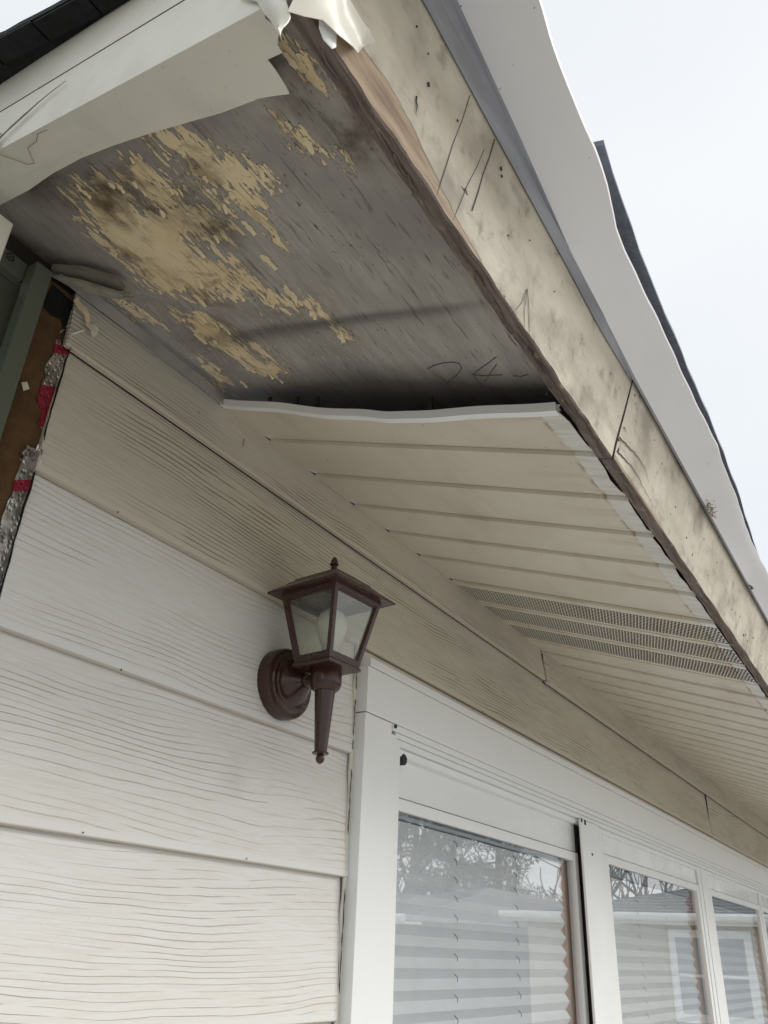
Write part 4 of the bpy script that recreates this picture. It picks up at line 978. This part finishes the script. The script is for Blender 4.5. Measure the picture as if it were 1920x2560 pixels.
# ------------------------------------------------------------------ across the street: seen only as reflections in the glass
def house(name, loc, rz, wid, dep, ht_, rise, label, win=None, over=.35, wallmat='vinyl_far'):
    t = thing(name, (0, 0, 0), label, 'house'); ORG[t.name] = (0, 0, 0)
    k = int(ht_/.115)
    wb = MB(); wb.box(-wid/2, wid/2, 0, dep, 0, ht_); part('wall', wb, M[wallmat], t)
    for i in range(k):
        z = i*.115; sb = MB(); sb.extrude_x([(-.014, z), (-.014, z+.012), (-.001, z+.115), (.004, z+.115), (.004, z)], -wid/2, wid/2); part('siding_board', sb, M[wallmat], t)
    rb = MB(); e = over; zr = ht_; x0, x1, y0, y1 = -wid/2-e, wid/2+e, -e, dep+e; ym = (y0+y1)/2; hipl = (y1-y0)/2
    V = [(x0, y0, zr), (x1, y0, zr), (x1, y1, zr), (x0, y1, zr), (x0+hipl, ym, zr+rise), (x1-hipl, ym, zr+rise)]
    rb.add(V, [(0, 1, 5, 4), (1, 2, 5), (2, 3, 4, 5), (3, 0, 4), (3, 2, 1, 0)]); ro = part('roof', rb, M['roof_far'], t)
    cb = MB(); n = 15
    for i in range(1, n):
        f0, f1 = i/n, i/n+.012; A = Vector(V[0]).lerp(Vector(V[4]), f0); B = Vector(V[1]).lerp(Vector(V[5]), f0); cb.tube([A+Vector((0, -.005, .008)), B+Vector((0, -.005, .008))], .02, 4)
    part('shingle_line', cb, M['shingle_grey'], ro)
    gb = MB(); gb.extrude_x([(y0-.1, zr+.01), (y0-.11, zr+.06), (y0-.09, zr+.1), (y0, zr+.1), (y0, zr-.02), (y0-.08, zr-.02)], x0, x1); part('gutter', gb, M['white'], t)
    eb = MB(); eb.box(x0, x1, y0+.004, y0+e-.004, zr-.06, zr-.02); part('soffit', eb, M['white'], t)
    if win:
        for (xa, xb2, za, zb3) in win:
            f_ = MB(); q = .11
            f_.box(xa-q, xa, -.06, -.015, za-q, zb3+q); f_.box(xb2, xb2+q, -.06, -.015, za-q, zb3+q); f_.box(xa, xb2, -.06, -.015, zb3, zb3+q); f_.box(xa, xb2, -.06, -.015, za-q, za); f_.box(xa, xb2, -.045, -.02, (za+zb3)/2-.02, (za+zb3)/2+.02)
            fo = part('window', f_, M['white'], t); p_ = MB(); p_.box(xa, xb2, -.03, -.016, za, zb3); part('pane', p_, M['headrail'], fo)
    t.location = loc; t.rotation_euler = (0, 0, rz); return t
house('neighbour_house', (14.75, -1.4, -.9), R(-90), 7.6, 8, 3.05, 1.0, 'beige hip-roofed bungalow with a white-trimmed window mirrored in the right panes', [(.29, 1.32, 1.79, 2.82)])
house('neighbour_house', (17.5, -11.5, -.9), R(-55), 10, 8, 2.95, .95, 'dull brown low house across the yard mirrored in the first pane below the trees', [(-2, -1, 1.4, 2.5)], .35, 'brown_far')
for o in list(bpy.data.objects):
    if o.name.startswith('neighbour_house') and o.name[-3:].isdigit(): pass

def bare_tree(seed, h, label):
    r2 = random.Random(seed); br = MB(); tk = MB()
    def grow(p, d, l, r_, lev):
        n = 5; pts = [p]; rad = [r_]
        for i in range(n):
            d = (d+Vector((r2.gauss(0, .12), r2.gauss(0, .12), r2.gauss(.02, .07)))).normalized(); p = p+d*l/n; pts.append(p); rad.append(r_*(1-.5*(i+1)/n))
        (tk if lev == 0 else br).tube(pts, rad, 6 if lev < 2 else 4, caps=False)
        if lev >= 4: return
        kids = (2, 2, 1, 1)[lev] if i % 2 or lev < 2 else 0
        for i in range(2, n+1):
            for q in range(kids):
                a = Vector((r2.gauss(0, 1), r2.gauss(0, 1), r2.gauss(.35, .5))).normalized()
                nd = (d*.65+a*.75).normalized(); grow(pts[i], nd, l*r2.uniform(.48, .68), rad[i]*.55, lev+1)
    grow(Vector((0, 0, 0)), Vector((0, 0, 1)), h*.42, h*.022, 0)
    t = thing('bare_tree', (0, 0, 0), label, 'tree', 'bare trees across the street'); ORG[t.name] = (0, 0, 0)
    part('trunk', tk, M['bark'], t, True); part('crown', br, M['bark'], t); return t
def pine(seed, h, label):
    r2 = random.Random(seed); tk = MB(); cr_ = MB()
    tk.tube([(0, 0, 0), (.1, 0, h*.5), (0, .1, h)], [h*.022, h*.015, .03], 8)
    for k_ in range(46):
        z = h*(.34+.64*(k_/46)); a = r2.uniform(0, 6.28); l = h*.22*(1.1-z/h)+.4; q = Vector((math.cos(a)*l, math.sin(a)*l, r2.uniform(-.2, .5)))
        tk.tube([(0, 0, z), tuple(Vector((0, 0, z))+q)], [.05, .015], 4)
        for m_ in range(80):
            f = r2.uniform(.25, 1.05); c_ = Vector((0, 0, z))+q*f+Vector((r2.gauss(0, .2), r2.gauss(0, .2), r2.gauss(0, .12))); e1 = Vector((r2.gauss(0, 1), r2.gauss(0, 1), r2.gauss(0, 1))).normalized()*.095; e2 = e1.orthogonal().normalized()*.03
            cr_.add([c_-e1-e2, c_+e1-e2*.3, c_+e1+e2*.3, c_-e1+e2], [(0, 1, 2, 3)])
    t = thing('pine_tree', (0, 0, 0), label, 'tree', 'pines across the street'); ORG[t.name] = (0, 0, 0)
    part('trunk', tk, M['bark'], t, True); part('crown', cr_, M['needle'], t); return t
def at_az(az, d): return (math.sin(R(az))*d, -(math.cos(R(az))*d), -.9)
base = [bare_tree(21, 11, 'tall bare tree at the far left of the tree row across the street'), bare_tree(22, 9.5, 'slender bare tree beside the tallest pine across the street'), bare_tree(23, 12, 'broad bare tree behind the low beige house')]
spots = [(52, 70), (57, 33), (61, 38), (64, 31), (67, 40), (70, 34), (73.5, 30), (76, 38), (59.5, 28), (46, 60)]
ordn = ('pines', 'gable', 'hedge', 'gutter', 'driveway')
words = ['bare tree standing left of the pines', 'bare tree in front of the pines', 'bare tree just behind the pines', 'bare tree between the two pines', 'bare tree over the low house chimney side', 'bare tree right of the pines', 'bare tree above the bungalow hip', 'bare tree far behind the bungalow', 'pale bare tree furthest back in the row', 'bare tree nearest the low house', 'bare tree alone at the left of the lawn', 'bare tree second from the left of the lawn', 'bare tree crowded behind the right pine', 'leftmost bare tree on the lawn', 'rightmost bare tree beyond the bungalow']
for i, (az, d) in enumerate(spots):
    t = base[i] if i < 3 else copy_tree(base[i % 3])
    t.location = at_az(az, d); t.rotation_euler = (0, 0, i*1.7); s_ = .85+.35*((i*37) % 10)/10; t.scale = (s_,)*3; t['label'] = words[i]+' across the street'
pb = [pine(31, 10.5, 'tall dark pine left of centre across the street'), pine(32, 9, 'shorter dark pine right of the tall one across the street')]
for t, (az, d) in zip(pb, ((61.5, 33), (67.0, 31))): t.location = at_az(az, d)
c_ = copy_tree(pb[1]); c_.location = at_az(63.8, 37); c_['label'] = 'dark pine half hidden between the other two across the street'
